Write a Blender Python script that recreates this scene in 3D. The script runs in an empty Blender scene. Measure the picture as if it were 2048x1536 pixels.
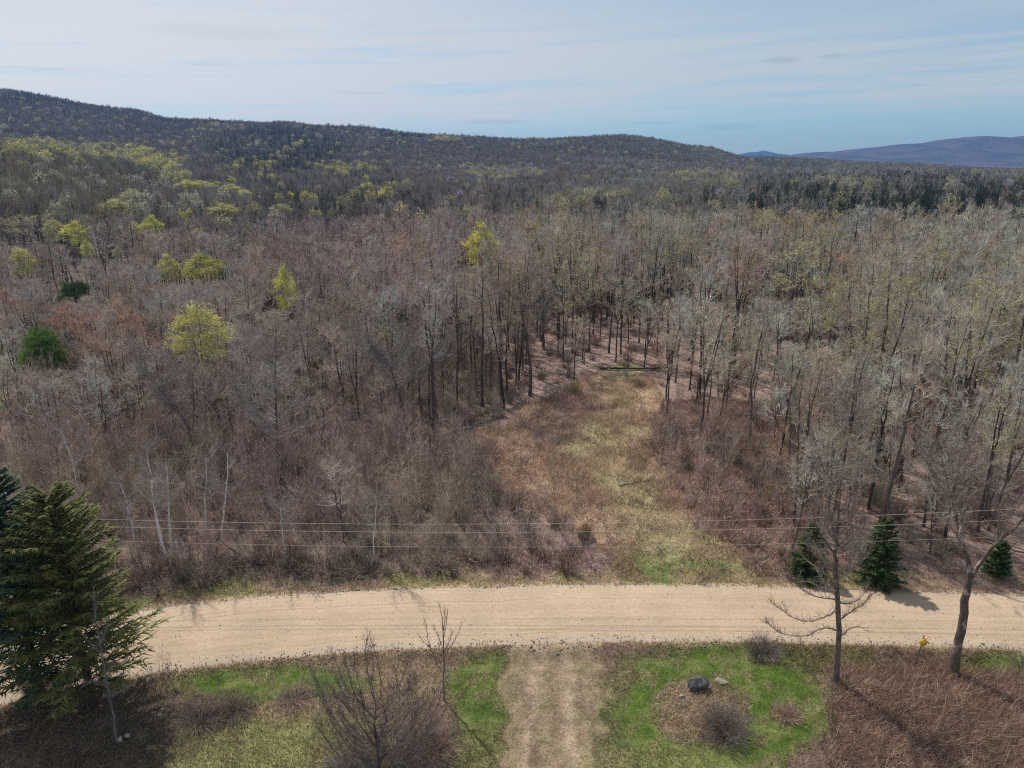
import bpy, math, random
import numpy as np
from mathutils import Vector

R = math.radians
random.seed(7)
rng = np.random.default_rng(7)
SC = bpy.context.scene
COL = SC.collection

# ------------------------------------------------------------------ camera, sky, sun, exposure
H, PITCH, F = 32.0, R(18.0), 1420.0
cam = bpy.data.cameras.new('camera')
cam.sensor_width = 36.0
cam.lens = 36.0 * F / 2048.0
cam.clip_start = 0.5
cam.clip_end = 90000.0
camo = bpy.data.objects.new('camera', cam)
COL.objects.link(camo)
camo.location = (0, 0, H)
camo.rotation_euler = (math.pi / 2 - PITCH, 0, 0)
SC.camera = camo

SUN_EL, SUN_AZ = R(53), R(-36)          # azimuth measured from +Y towards +X
world = bpy.data.worlds.new('World')
SC.world = world
world.use_nodes = True


def build_world():
    nt = world.node_tree
    nt.nodes.clear()
    N = lambda t, **k: mknode(nt, t, **k)
    L = nt.links.new
    out = N('ShaderNodeOutputWorld')
    bg = N('ShaderNodeBackground')
    bg.inputs[1].default_value = 0.1
    L(bg.outputs[0], out.inputs[0])
    sky = N('ShaderNodeTexSky')
    sky.sky_type = 'NISHITA'
    sky.sun_disc = False
    sky.sun_elevation = SUN_EL
    sky.sun_rotation = SUN_AZ
    sky.altitude = 300
    sky.air_density = 1.0
    sky.dust_density = 0.35
    sky.ozone_density = 2.2
    tc = N('ShaderNodeTexCoord')
    sep = N('ShaderNodeSeparateXYZ')
    L(tc.outputs['Generated'], sep.inputs[0])

    def M(op, a, b=None, c=None, clamp=False):
        n = N('ShaderNodeMath', operation=op)
        n.use_clamp = clamp
        for i, v in enumerate((a, b, c)):
            if v is None: continue
            if isinstance(v, (int, float)): n.inputs[i].default_value = v
            else: L(v, n.inputs[i])
        return n.outputs[0]

    def SS(v, a, b, lo=0.0, hi=1.0):
        n = N('ShaderNodeMapRange', interpolation_type='SMOOTHSTEP')
        L(v, n.inputs[0])
        for i, q in enumerate((a, b, lo, hi)): n.inputs[i + 1].default_value = q
        return n.outputs[0]
    x, y, z = sep.outputs
    zc = M('MAXIMUM', z, 0.0)
    den = M('ADD', zc, 0.045)
    u = M('DIVIDE', x, den)
    v = M('DIVIDE', y, den)
    az = M('ARCTAN2', x, y)
    comb = N('ShaderNodeCombineXYZ')
    L(u, comb.inputs[0]); L(v, comb.inputs[1])
    n1 = N('ShaderNodeTexNoise'); n1.inputs['Scale'].default_value = 0.16
    n1.inputs['Detail'].default_value = 6; n1.inputs['Distortion'].default_value = 0.6
    L(comb.outputs[0], n1.inputs['Vector'])
    # long thin streaks near the horizon
    c2 = N('ShaderNodeCombineXYZ')
    L(M('MULTIPLY', az, 1.7), c2.inputs[0]); L(M('MULTIPLY', M('ADD', z, M('MULTIPLY', az, -0.035)), 42.0), c2.inputs[1])
    n2 = N('ShaderNodeTexNoise'); n2.inputs['Scale'].default_value = 1.6
    n2.inputs['Detail'].default_value = 7; n2.inputs['Roughness'].default_value = 0.62
    n2.inputs['Distortion'].default_value = 0.5
    L(c2.outputs[0], n2.inputs['Vector'])
    # veil: thick towards the sun's side and a few degrees above the horizon, thin at the horizon away from it
    side = SS(az, -0.75, 0.55, 1.0, 0.0)
    lowcut = SS(z, 0.0, 0.085)
    band = M('MULTIPLY', SS(z, 0.015, 0.07), SS(z, 0.26, 0.09))
    f = M('ADD', 0.46, M('MULTIPLY', side, 0.34))
    f = M('ADD', f, M('MULTIPLY', band, 0.42))
    f = M('ADD', f, M('MULTIPLY', M('SUBTRACT', n1.outputs[0], 0.5), 1.3))
    stre = M('MULTIPLY', M('SUBTRACT', n2.outputs[0], 0.5), SS(z, 0.20, 0.03))
    f = M('ADD', f, M('MULTIPLY', stre, 3.6))
    keep = M('ADD', lowcut, M('MULTIPLY', side, 0.9), clamp=True)
    f = M('MULTIPLY', f, keep, clamp=True)
    f = M('MULTIPLY', f, 0.92)
    cr = N('ShaderNodeMix', data_type='RGBA')
    L(side, cr.inputs[0])
    cr.inputs[6].default_value = (5.3, 6.0, 6.4, 1)
    cr.inputs[7].default_value = (7.9, 7.9, 8.0, 1)
    sk = N('ShaderNodeMix', data_type='RGBA', blend_type='MULTIPLY')
    sk.inputs[0].default_value = 1.0
    L(sky.outputs[0], sk.inputs[6])
    sk.inputs[7].default_value = SKY_MUL
    mx = N('ShaderNodeMix', data_type='RGBA')
    L(f, mx.inputs[0]); L(sk.outputs[2], mx.inputs[6]); L(cr.outputs[2], mx.inputs[7])
    cur = mx.outputs[2]
    # small dark lens-shaped clouds
    for (px, py, wa, wz, s) in ((1565, 120, .021, .0040, .30), (1662, 112, .014, .0026, .24), (725, 185, .032, .0016, .18),
                                (1455, 254, .035, .0045, .26), (990, 243, .045, .0032, .24), (1310, 247, .03, .002, .18),
                                (60, 137, .05, .002, .12), (440, 63, .08, .008, .12), (420, 130, .03, .002, .1)):
        d = cam_ray(px, py); l = math.sqrt(sum(q * q for q in d)); dz = d[2] / l; da = math.atan2(d[0], d[1])
        a1 = M('DIVIDE', M('SUBTRACT', az, da), wa)
        z1 = M('DIVIDE', M('ADD', M('SUBTRACT', z, dz), M('MULTIPLY', M('SUBTRACT', n2.outputs[0], 0.5), 0.006)), wz)
        e = M('ADD', M('POWER', M('ABSOLUTE', a1), 2.0), M('POWER', M('ABSOLUTE', z1), 2.0))
        k = M('MULTIPLY', SS(e, 1.8, 0.0), s * .8)
        m = N('ShaderNodeMix', data_type='RGBA')
        L(k, m.inputs[0]); L(cur, m.inputs[6]); m.inputs[7].default_value = (2.0, 2.7, 3.6, 1)
        cur = m.outputs[2]
    L(cur, bg.inputs[0])


SKY_MUL = (0.60, 0.84, 1.02, 1)


def mknode(nt, t, **k):
    n = nt.nodes.new(t)
    for a, b in k.items(): setattr(n, a, b)
    return n


def cam_ray(px, py):
    dx, dy = px - 1024.0, py - 768.0
    return (dx, F * math.cos(PITCH) - dy * math.sin(PITCH), -(F * math.sin(PITCH) + dy * math.cos(PITCH)))


build_world()
sun = bpy.data.lights.new('sun', 'SUN')
sun.energy = 4.2
sun.angle = R(1.0)
sun.color = (1.0, 0.95, 0.87)
suno = bpy.data.objects.new('sun', sun)
COL.objects.link(suno)
sd = Vector((math.sin(SUN_AZ) * math.cos(SUN_EL), math.cos(SUN_AZ) * math.cos(SUN_EL), math.sin(SUN_EL)))
suno.rotation_euler = sd.to_track_quat('Z', 'Y').to_euler()
suno.location = sd * 200
vs = SC.view_settings
SC.display_settings.display_device = 'sRGB'
vs.view_transform = 'Standard'; vs.look = 'None'; vs.gamma = 1.0; vs.exposure = 0.0; vs.use_curve_mapping = False
SC.render.engine = 'CYCLES'
cy = SC.cycles
cy.max_bounces = 5; cy.diffuse_bounces = 3; cy.glossy_bounces = 1; cy.transmission_bounces = 1; cy.volume_bounces = 1
cy.use_denoising = False
cy.filter_width = 1.15
cy.caustics_reflective = False; cy.caustics_refractive = False


# ------------------------------------------------------------------ picture <-> world helpers
def ground_at(px, py, z=0.0):
    d = cam_ray(px, py)
    t = (H - z) / -d[2]
    return (d[0] * t, d[1] * t)


def plane_at(px, py, Y):
    d = cam_ray(px, py)
    t = Y / d[1]
    return (d[0] * t, Y, H + d[2] * t)


def to_px(x, y, z):
    """numpy: world -> picture of 2048 x 1536"""
    zc = y * math.cos(PITCH) - (z - H) * math.sin(PITCH)
    yc = y * math.sin(PITCH) + (z - H) * math.cos(PITCH)
    zc = np.where(zc < 0.1, 0.1, zc)
    return 1024 + F * x / zc, 768 - F * yc / zc


_T = np.random.default_rng(99).random((256, 256))


def vnoise(x, y, s=1.0, o=0):
    x = np.asarray(x, float) / s + 17.3 * o; y = np.asarray(y, float) / s + 5.7 * o
    xi = np.floor(x).astype(int); yi = np.floor(y).astype(int)
    fx = x - xi; fy = y - yi
    fx = fx * fx * (3 - 2 * fx); fy = fy * fy * (3 - 2 * fy)
    g = lambda a, b: _T[(a + o * 31) % 256, b % 256]
    return (g(xi, yi) * (1 - fx) + g(xi + 1, yi) * fx) * (1 - fy) + (g(xi, yi + 1) * (1 - fx) + g(xi + 1, yi + 1) * fx) * fy


def fbm(x, y, s, o=0, n=4):
    t = 0; a = 1; w = 0
    for i in range(n):
        t = t + a * vnoise(x, y, s / 2 ** i, o + i); w += a; a *= 0.5
    return t / w


TX = np.array([-900, 0, 280, 350, 550, 700, 1024, 1250, 1400, 1500, 1750, 2048, 2900], float)
TY = np.array([120, 150, 250, 400, 550, 700, 900, 1200, 1500, 1800, 2400], float)
TP = np.array([  # picture row of the canopy top at each distance (rows) and column
    [528] * 13,
    [490, 494, 494, 494, 494, 494, 494, 494, 494, 494, 494, 494, 494],
    [395, 408, 425, 432, 430, 424, 419, 419, 419, 419, 419, 419, 419],
    [300, 335, 378, 390, 392, 388, 378, 377, 377, 377, 377, 378, 378],
    [250, 275, 335, 352, 366, 368, 360, 358, 358, 358, 358, 360, 360],
    [250, 283, 315, 330, 345, 352, 350, 348, 348, 348, 348, 352, 352],
    [250, 280, 300, 312, 322, 330, 338, 340, 341, 342, 342, 346, 350],
    [210, 250, 275, 285, 290, 305, 315, 312, 320, 332, 334, 342, 350],
    [165, 205, 240, 250, 256, 272, 288, 276, 298, 318, 327, 338, 350],
    [140, 172, 216, 233, 241, 252, 274, 269, 292, 311, 322, 336, 350],
    [150, 182, 230, 247, 262, 276, 296, 292, 305, 318, 334, 346, 356]], float)
CAN = 13.0
_down = 439.0 + (TP - 768) * 0.951
_fwd = 1350 - (TP - 768) * 0.309
TZ = H - TY[:, None] * _down / _fwd - CAN
TZ[0] = 0; TZ[1] = 0
TU = (TX - 1024) / 1491.0


def terr(x, y):
    x = np.asarray(x, float); y = np.asarray(y, float)
    yy = np.clip(y, 120, 2400)
    u = np.clip(x / np.maximum(y, 60), TU[0], TU[-1])
    i = np.clip(np.searchsorted(TY, yy, side='right') - 1, 0, len(TY) - 2)
    j = np.clip(np.searchsorted(TU, u, side='right') - 1, 0, len(TU) - 2)
    fy = (yy - TY[i]) / (TY[i + 1] - TY[i]); fx = (u - TU[j]) / (TU[j + 1] - TU[j])
    fx = fx * fx * (3 - 2 * fx)
    z = (TZ[i, j] * (1 - fx) + TZ[i, j + 1] * fx) * (1 - fy) + (TZ[i + 1, j] * (1 - fx) + TZ[i + 1, j + 1] * fx) * fy
    far = np.clip((y - 2400) / 1400, 0, 1)
    far = far * far * (3 - 2 * far)
    z = z * (1 - far) + -34 * far
    d = np.hypot(x, y)
    z = z + (fbm(x, y, 130, 3, 3) - 0.5) * 9 * np.clip((y - 260) / 500, 0, 1) * (1 - far)
    near = np.clip((150 - d) / 60, 0, 1)
    rd = road_dist(x, y)
    bump = (fbm(x, y, 7, 8, 4) - 0.5) * 0.9 * np.clip((np.abs(rd) - 3.6) / 5, 0, 1)
    ditch = -0.32 * np.exp(-((np.abs(rd) - 4.7) / 0.8) ** 2)
    return z + (bump + ditch) * near


# road centre line from the two edges seen in the picture
_rt = [ground_at(*p) for p in [(-260, 1352), (0, 1278), (160, 1236), (300, 1216), (500, 1193), (800, 1177), (1200, 1168), (1500, 1172), (1750, 1180), (2048, 1190), (2500, 1205), (3200, 1232)]]
_rb = [ground_at(*p) for p in [(-420, 1530), (0, 1408), (190, 1362), (400, 1330), (700, 1302), (1000, 1289), (1300, 1281), (1500, 1282), (1750, 1289), (2048, 1298), (2500, 1318), (3200, 1352)]]
_rt = np.array(_rt); _rb = np.array(_rb)
XR = np.linspace(-75, 95, 341)
YT = np.interp(XR, _rt[:, 0], _rt[:, 1]); YB = np.interp(XR, _rb[:, 0], _rb[:, 1])
k_ = np.ones(21) / 21
def _sm(a):
    b = np.concatenate([np.full(10, a[0]), a, np.full(10, a[-1])]); return np.convolve(b, k_, 'valid')
YT = _sm(YT); YB = _sm(YB)


def road_dist(x, y):
    """signed distance-like value: |value| < 3.2 on the road"""
    t = np.interp(x, XR, YT); b = np.interp(x, XR, YB)
    c = (t + b) / 2; w = (t - b) / 2
    return (y - c) / w * 3.2


def inpoly(px, py, poly):
    px = np.asarray(px, float); py = np.asarray(py, float)
    ins = np.zeros(px.shape, bool)
    n = len(poly)
    for i in range(n):
        x1, y1 = poly[i]; x2, y2 = poly[(i + 1) % n]
        if y1 == y2: continue
        c = ((y1 > py) != (y2 > py)) & (px < (x2 - x1) * (py - y1) / (y2 - y1) + x1)
        ins ^= c
    return ins


# ------------------------------------------------------------------ object helpers
def tag(o, label=None, cat=None, group=None, kind=None):
    if label: o['label'] = label
    if cat: o['category'] = cat
    if group: o['group'] = group
    if kind: o['kind'] = kind
    return o


class Geo:
    def __init__(self):
        self.V = []; self.F3 = []; self.F4 = []; self.m3 = []; self.m4 = []; self.n = 0; self.C = []

    def add(self, v, f3=None, f4=None, mat=0, col=None):
        v = np.asarray(v, float).reshape(-1, 3)
        if f3 is not None and len(f3):
            self.F3.append(np.asarray(f3, int) + self.n); self.m3.append(np.full(len(f3), mat))
        if f4 is not None and len(f4):
            self.F4.append(np.asarray(f4, int) + self.n); self.m4.append(np.full(len(f4), mat))
        self.V.append(v); self.n += len(v)
        self.C.append(np.ones((len(v), 3)) if col is None else np.broadcast_to(np.asarray(col, float), (len(v), 3)))

    def merge(self, o, mat):
        v = np.concatenate(o.V)
        f3 = np.concatenate(o.F3) if o.F3 else None
        f4 = np.concatenate(o.F4) if o.F4 else None
        self.add(v, f3, f4, mat)

    def tube(self, pts, rad, sides=5, mat=0, cap=False, lump=0.0):
        pts = np.asarray(pts, float); n = len(pts)
        t = np.gradient(pts, axis=0)
        t /= np.linalg.norm(t, axis=1)[:, None] + 1e-9
        ref = np.array([0.31, 0.95, 0.12]) if abs(t[0][1]) < 0.8 else np.array([1.0, 0.1, 0.1])
        a = np.cross(t, ref); a /= np.linalg.norm(a, axis=1)[:, None] + 1e-9
        b = np.cross(t, a)
        ang = np.arange(sides) * 2 * math.pi / sides
        rad = np.asarray(rad, float)[:, None] * (np.ones((n, sides)) + (rng.random((n, sides)) - .5) * lump)
        v = pts[:, None, :] + (np.cos(ang)[None, :, None] * a[:, None, :] + np.sin(ang)[None, :, None] * b[:, None, :]) * rad[:, :, None]
        idx = np.arange(n * sides).reshape(n, sides)
        q = np.stack([idx[:-1], np.roll(idx[:-1], -1, 1), np.roll(idx[1:], -1, 1), idx[1:]], -1).reshape(-1, 4)
        f3 = None
        if cap:
            f3 = [[idx[-1][0], idx[-1][i], idx[-1][i + 1]] for i in range(1, sides - 1)]
        self.add(v.reshape(-1, 3), f3, q, mat)

    def tris(self, p, d, L, w, side=None, mat=0, col=None):
        """long thin triangles from p along d"""
        p = np.asarray(p, float); d = np.asarray(d, float); n = len(p)
        if n == 0: return
        if side is None: side = rng.normal(size=(n, 3))
        s = np.cross(d, side); s /= np.linalg.norm(s, axis=1)[:, None] + 1e-9
        L = np.broadcast_to(L, (n,))[:, None]; w = np.broadcast_to(w, (n,))[:, None]
        v = np.stack([p - s * w / 2, p + s * w / 2, p + d * L], 1).reshape(-1, 3)
        self.add(v, np.arange(3 * n).reshape(n, 3), None, mat, None if col is None else np.repeat(col, 3, 0))

    def ribbons(self, p0, p1, p2, w0, w1, mat=0):
        """bent tapered ribbons p0-p1-p2"""
        n = len(p0)
        if n == 0: return
        s = np.cross(p2 - p0, rng.normal(size=(n, 3))); s /= np.linalg.norm(s, axis=1)[:, None] + 1e-9
        w0 = np.broadcast_to(w0, (n,))[:, None]; w1 = np.broadcast_to(w1, (n,))[:, None]
        v = np.stack([p0 - s * w0 / 2, p0 + s * w0 / 2, p1 - s * w1 / 2, p1 + s * w1 / 2, p2], 1).reshape(-1, 3)
        k = np.arange(n)[:, None] * 5
        self.add(v, k + np.array([[2, 3, 4]]), k + np.array([[0, 1, 3, 2]]), mat)

    def mesh(self, name, mats, colattr=False, smooth=False):
        me = bpy.data.meshes.new(name)
        V = np.concatenate(self.V)
        f3 = np.concatenate(self.F3) if self.F3 else np.zeros((0, 3), int)
        f4 = np.concatenate(self.F4) if self.F4 else np.zeros((0, 4), int)
        mm = np.concatenate(([np.concatenate(self.m3)] if self.F3 else []) + ([np.concatenate(self.m4)] if self.F4 else []))
        me.vertices.add(len(V)); me.vertices.foreach_set('co', V.astype(np.float32).ravel())
        nl = f3.size + f4.size
        me.loops.add(nl)
        me.loops.foreach_set('vertex_index', np.concatenate([f3.ravel(), f4.ravel()]).astype(np.int32))
        npoly = len(f3) + len(f4)
        me.polygons.add(npoly)
        st = np.concatenate([np.arange(len(f3)) * 3, len(f3) * 3 + np.arange(len(f4)) * 4]).astype(np.int32)
        me.polygons.foreach_set('loop_start', st)
        me.polygons.foreach_set('material_index', mm.astype(np.int32))
        if smooth: me.polygons.foreach_set('use_smooth', np.ones(npoly, bool))
        for m in mats: me.materials.append(m)
        if colattr:
            c = np.concatenate(self.C)
            at = me.color_attributes.new('col', 'FLOAT_COLOR', 'POINT')
            at.data.foreach_set('color', np.concatenate([c, np.ones((len(c), 1))], 1).astype(np.float32).ravel())
        me.update(calc_edges=True)
        me.validate()
        return me


def link(name, me, parent=None, loc=None):
    o = bpy.data.objects.new(name, me)
    COL.objects.link(o)
    if parent is not None: o.parent = parent
    if loc is not None: o.location = loc
    return o


# ------------------------------------------------------------------ materials
def mat_new(name):
    m = bpy.data.materials.new(name); m.use_nodes = True
    nt = m.node_tree
    b = nt.nodes['Principled BSDF']
    b.inputs['Roughness'].default_value = 0.9
    b.inputs['Specular IOR Level'].default_value = 0.15
    return m, nt, b


def tint_mat(name, attr, base, noise_scale=0.6, lo=0.7, hi=1.3, rnd=0.35, rough=0.9, spots=None, trans=0.0):
    """colour = base x the tree's own tint x noise; works on objects and on instances"""
    m, nt, b = mat_new(name)
    L = nt.links.new
    N = lambda t, **k: mknode(nt, t, **k)
    if attr:
        at = N('ShaderNodeAttribute', attribute_type='INSTANCER', attribute_name=attr)
        col = at.outputs['Color']
    else:
        rgb = N('ShaderNodeRGB'); rgb.outputs[0].default_value = (*base, 1); col = rgb.outputs[0]
    tc = N('ShaderNodeTexCoord')
    no = N('ShaderNodeTexNoise'); no.inputs['Scale'].default_value = noise_scale; no.inputs['Detail'].default_value = 3
    L(tc.outputs['Object'], no.inputs['Vector'])
    mr = N('ShaderNodeMapRange'); L(no.outputs[0], mr.inputs[0])
    mr.inputs[1].default_value = 0.3; mr.inputs[2].default_value = 0.7
    mr.inputs[3].default_value = lo; mr.inputs[4].default_value = hi
    oi = N('ShaderNodeObjectInfo')
    mr2 = N('ShaderNodeMapRange'); L(oi.outputs['Random'], mr2.inputs[0])
    mr2.inputs[3].default_value = 1 - rnd; mr2.inputs[4].default_value = 1 + rnd
    mu = N('ShaderNodeMath', operation='MULTIPLY'); L(mr.outputs[0], mu.inputs[0]); L(mr2.outputs[0], mu.inputs[1])
    sc = N('ShaderNodeVectorMath', operation='SCALE'); L(col, sc.inputs[0]); L(mu.outputs[0], sc.inputs['Scale'])
    cur = sc.outputs[0]
    if spots:
        n2 = N('ShaderNodeTexNoise'); n2.inputs['Scale'].default_value = spots[0]; n2.inputs['Detail'].default_value = 4
        mp = N('ShaderNodeMapping'); mp.inputs['Scale'].default_value = spots[3]
        L(tc.outputs['Object'], mp.inputs[0]); L(mp.outputs[0], n2.inputs['Vector'])
        r = N('ShaderNodeMapRange'); L(n2.outputs[0], r.inputs[0]); r.inputs[1].default_value = spots[1]; r.inputs[2].default_value = spots[1] + 0.06
        mx = N('ShaderNodeMix', data_type='RGBA'); L(r.outputs[0], mx.inputs[0]); L(cur, mx.inputs[6]); mx.inputs[7].default_value = (*spots[2], 1)
        cur = mx.outputs[2]
    L(cur, b.inputs['Base Color'])
    b.inputs['Roughness'].default_value = rough
    if trans > 0:
        tr = N('ShaderNodeBsdfTranslucent'); L(cur, tr.inputs[0])
        ms = N('ShaderNodeMixShader'); ms.inputs[0].default_value = trans
        out = nt.nodes['Material Output']
        L(b.outputs[0], ms.inputs[1]); L(tr.outputs[0], ms.inputs[2]); L(ms.outputs[0], out.inputs[0])
    return m


M_TWIG = tint_mat('twigs', 'tint', None, 0.5, 0.65, 1.35, 0.16)
M_BARK = tint_mat('bark', 'bark', None, 2.0, 0.6, 1.4, 0.3)
M_BIRCH = tint_mat('birch_bark', None, (0.80, 0.77, 0.72), 1.0, 0.85, 1.1, 0.15, spots=(5.0, 0.6, (0.07, 0.06, 0.055), (1, 1, 3)))
M_GREYBIRCH = tint_mat('grey_birch_bark', None, (0.33, 0.31, 0.28), 1.0, 0.8, 1.1, 0.0, spots=(4.0, 0.56, (0.10, 0.085, 0.075), (1, 1, 2)))
M_PALEBARK = tint_mat('patchy_bark', None, (0.11, 0.09, 0.075), 3.0, 0.7, 1.3, 0.0, spots=(1.6, 0.56, (0.36, 0.30, 0.26), (1, 1, 0.6)))
M_LEAF = tint_mat('budding_leaves', 'leaf', None, 0.5, 0.7, 1.3, 0.15, trans=0.45)
M_NEEDLE = tint_mat('needles', 'leaf', None, 0.9, 0.6, 1.5, 0.2, rough=0.7, trans=0.2)
M_NBARK = tint_mat('conifer_bark', None, (0.075, 0.058, 0.048), 2.0, 0.6, 1.4, 0.2)
M_DEAD = tint_mat('grey_deadwood', None, (0.30, 0.26, 0.23), 2.0, 0.6, 1.3, 0.2)


def col_mat(name, s1, s2, bump, amt=0.5, trans=0.0):
    m, nt, b = mat_new(name)
    L = nt.links.new
    N = lambda t, **k: mknode(nt, t, **k)
    at = N('ShaderNodeAttribute', attribute_name='col')
    cur = at.outputs['Color']
    if s1:
        tc = N('ShaderNodeTexCoord')
        fac = None
        for s in (s1, s2):
            n = N('ShaderNodeTexNoise'); n.inputs['Scale'].default_value = s; n.inputs['Detail'].default_value = 6; n.inputs['Roughness'].default_value = 0.65
            L(tc.outputs['Object'], n.inputs['Vector'])
            r = N('ShaderNodeMapRange'); L(n.outputs[0], r.inputs[0]); r.inputs[1].default_value = 0.3; r.inputs[2].default_value = 0.7
            r.inputs[3].default_value = 1 - amt; r.inputs[4].default_value = 1 + amt
            if fac is None: fac = r.outputs[0]; last = n
            else:
                mu = N('ShaderNodeMath', operation='MULTIPLY'); L(fac, mu.inputs[0]); L(r.outputs[0], mu.inputs[1]); fac = mu.outputs[0]; last = n
        sc = N('ShaderNodeVectorMath', operation='SCALE'); L(cur, sc.inputs[0]); L(fac, sc.inputs['Scale'])
        cur = sc.outputs[0]
        bp = N('ShaderNodeBump'); bp.inputs['Strength'].default_value = bump; bp.inputs['Distance'].default_value = 0.15
        L(last.outputs[0], bp.inputs['Height']); L(bp.outputs[0], b.inputs['Normal'])
    L(cur, b.inputs['Base Color'])
    if trans > 0:
        tr = N('ShaderNodeBsdfTranslucent'); L(cur, tr.inputs[0])
        ms = N('ShaderNodeMixShader'); ms.inputs[0].default_value = trans
        out = nt.nodes['Material Output']
        L(b.outputs[0], ms.inputs[1]); L(tr.outputs[0], ms.inputs[2]); L(ms.outputs[0], out.inputs[0])
    return m


M_GROUND = col_mat('earth', 1.1, 7.0, 0.6, 0.38)
M_BLADE = col_mat('blades', None, None, 0, trans=0.3)

# ------------------------------------------------------------------ ground colour classes
LITTER = np.array([0.29, 0.205, 0.17]); TAN = np.array([0.38, 0.29, 0.18]); LAWN = np.array([0.078, 0.128, 0.020])
YGRN = np.array([0.225, 0.225, 0.085]); DIRT = np.array([0.275, 0.205, 0.135]); BROWN = np.array([0.20, 0.135, 0.105])
DARK = np.array([0.085, 0.068, 0.052]); ROADC = np.array([0.55, 0.42, 0.275]); REDDISH = np.array([0.25, 0.165, 0.135])

CLEAR = [(1262, 1165), (1520, 1165), (1440, 1085), (1350, 985), (1310, 900), (1330, 800), (1300, 750), (1190, 745), (1070, 800),
         (1010, 850), (880, 868), (870, 890), (965, 940), (1000, 1000), (1085, 1035), (1190, 1090)]
FLOOR = [(1050, 800), (1090, 640), (1600, 600), (1560, 900), (1330, 820), (1190, 745)]


def blob(px, py, cx, cy, rx, ry, nz, soft=0.35):
    e = np.sqrt(((px - cx) / rx) ** 2 + ((py - cy) / ry) ** 2) + (nz - 0.5) * 0.9
    return np.clip((1 + soft - e) / (2 * soft), 0, 1)


def drive(px, py, nz, n3):
    e = np.abs((px - (1105 - (py - 1400) * 0.02)) / 100)
    return np.clip((1.0 - e) * 4.5 + (nz - .5) * 4.0 + (n3 - .5) * 2.0 + .3, 0, 1)


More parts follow.
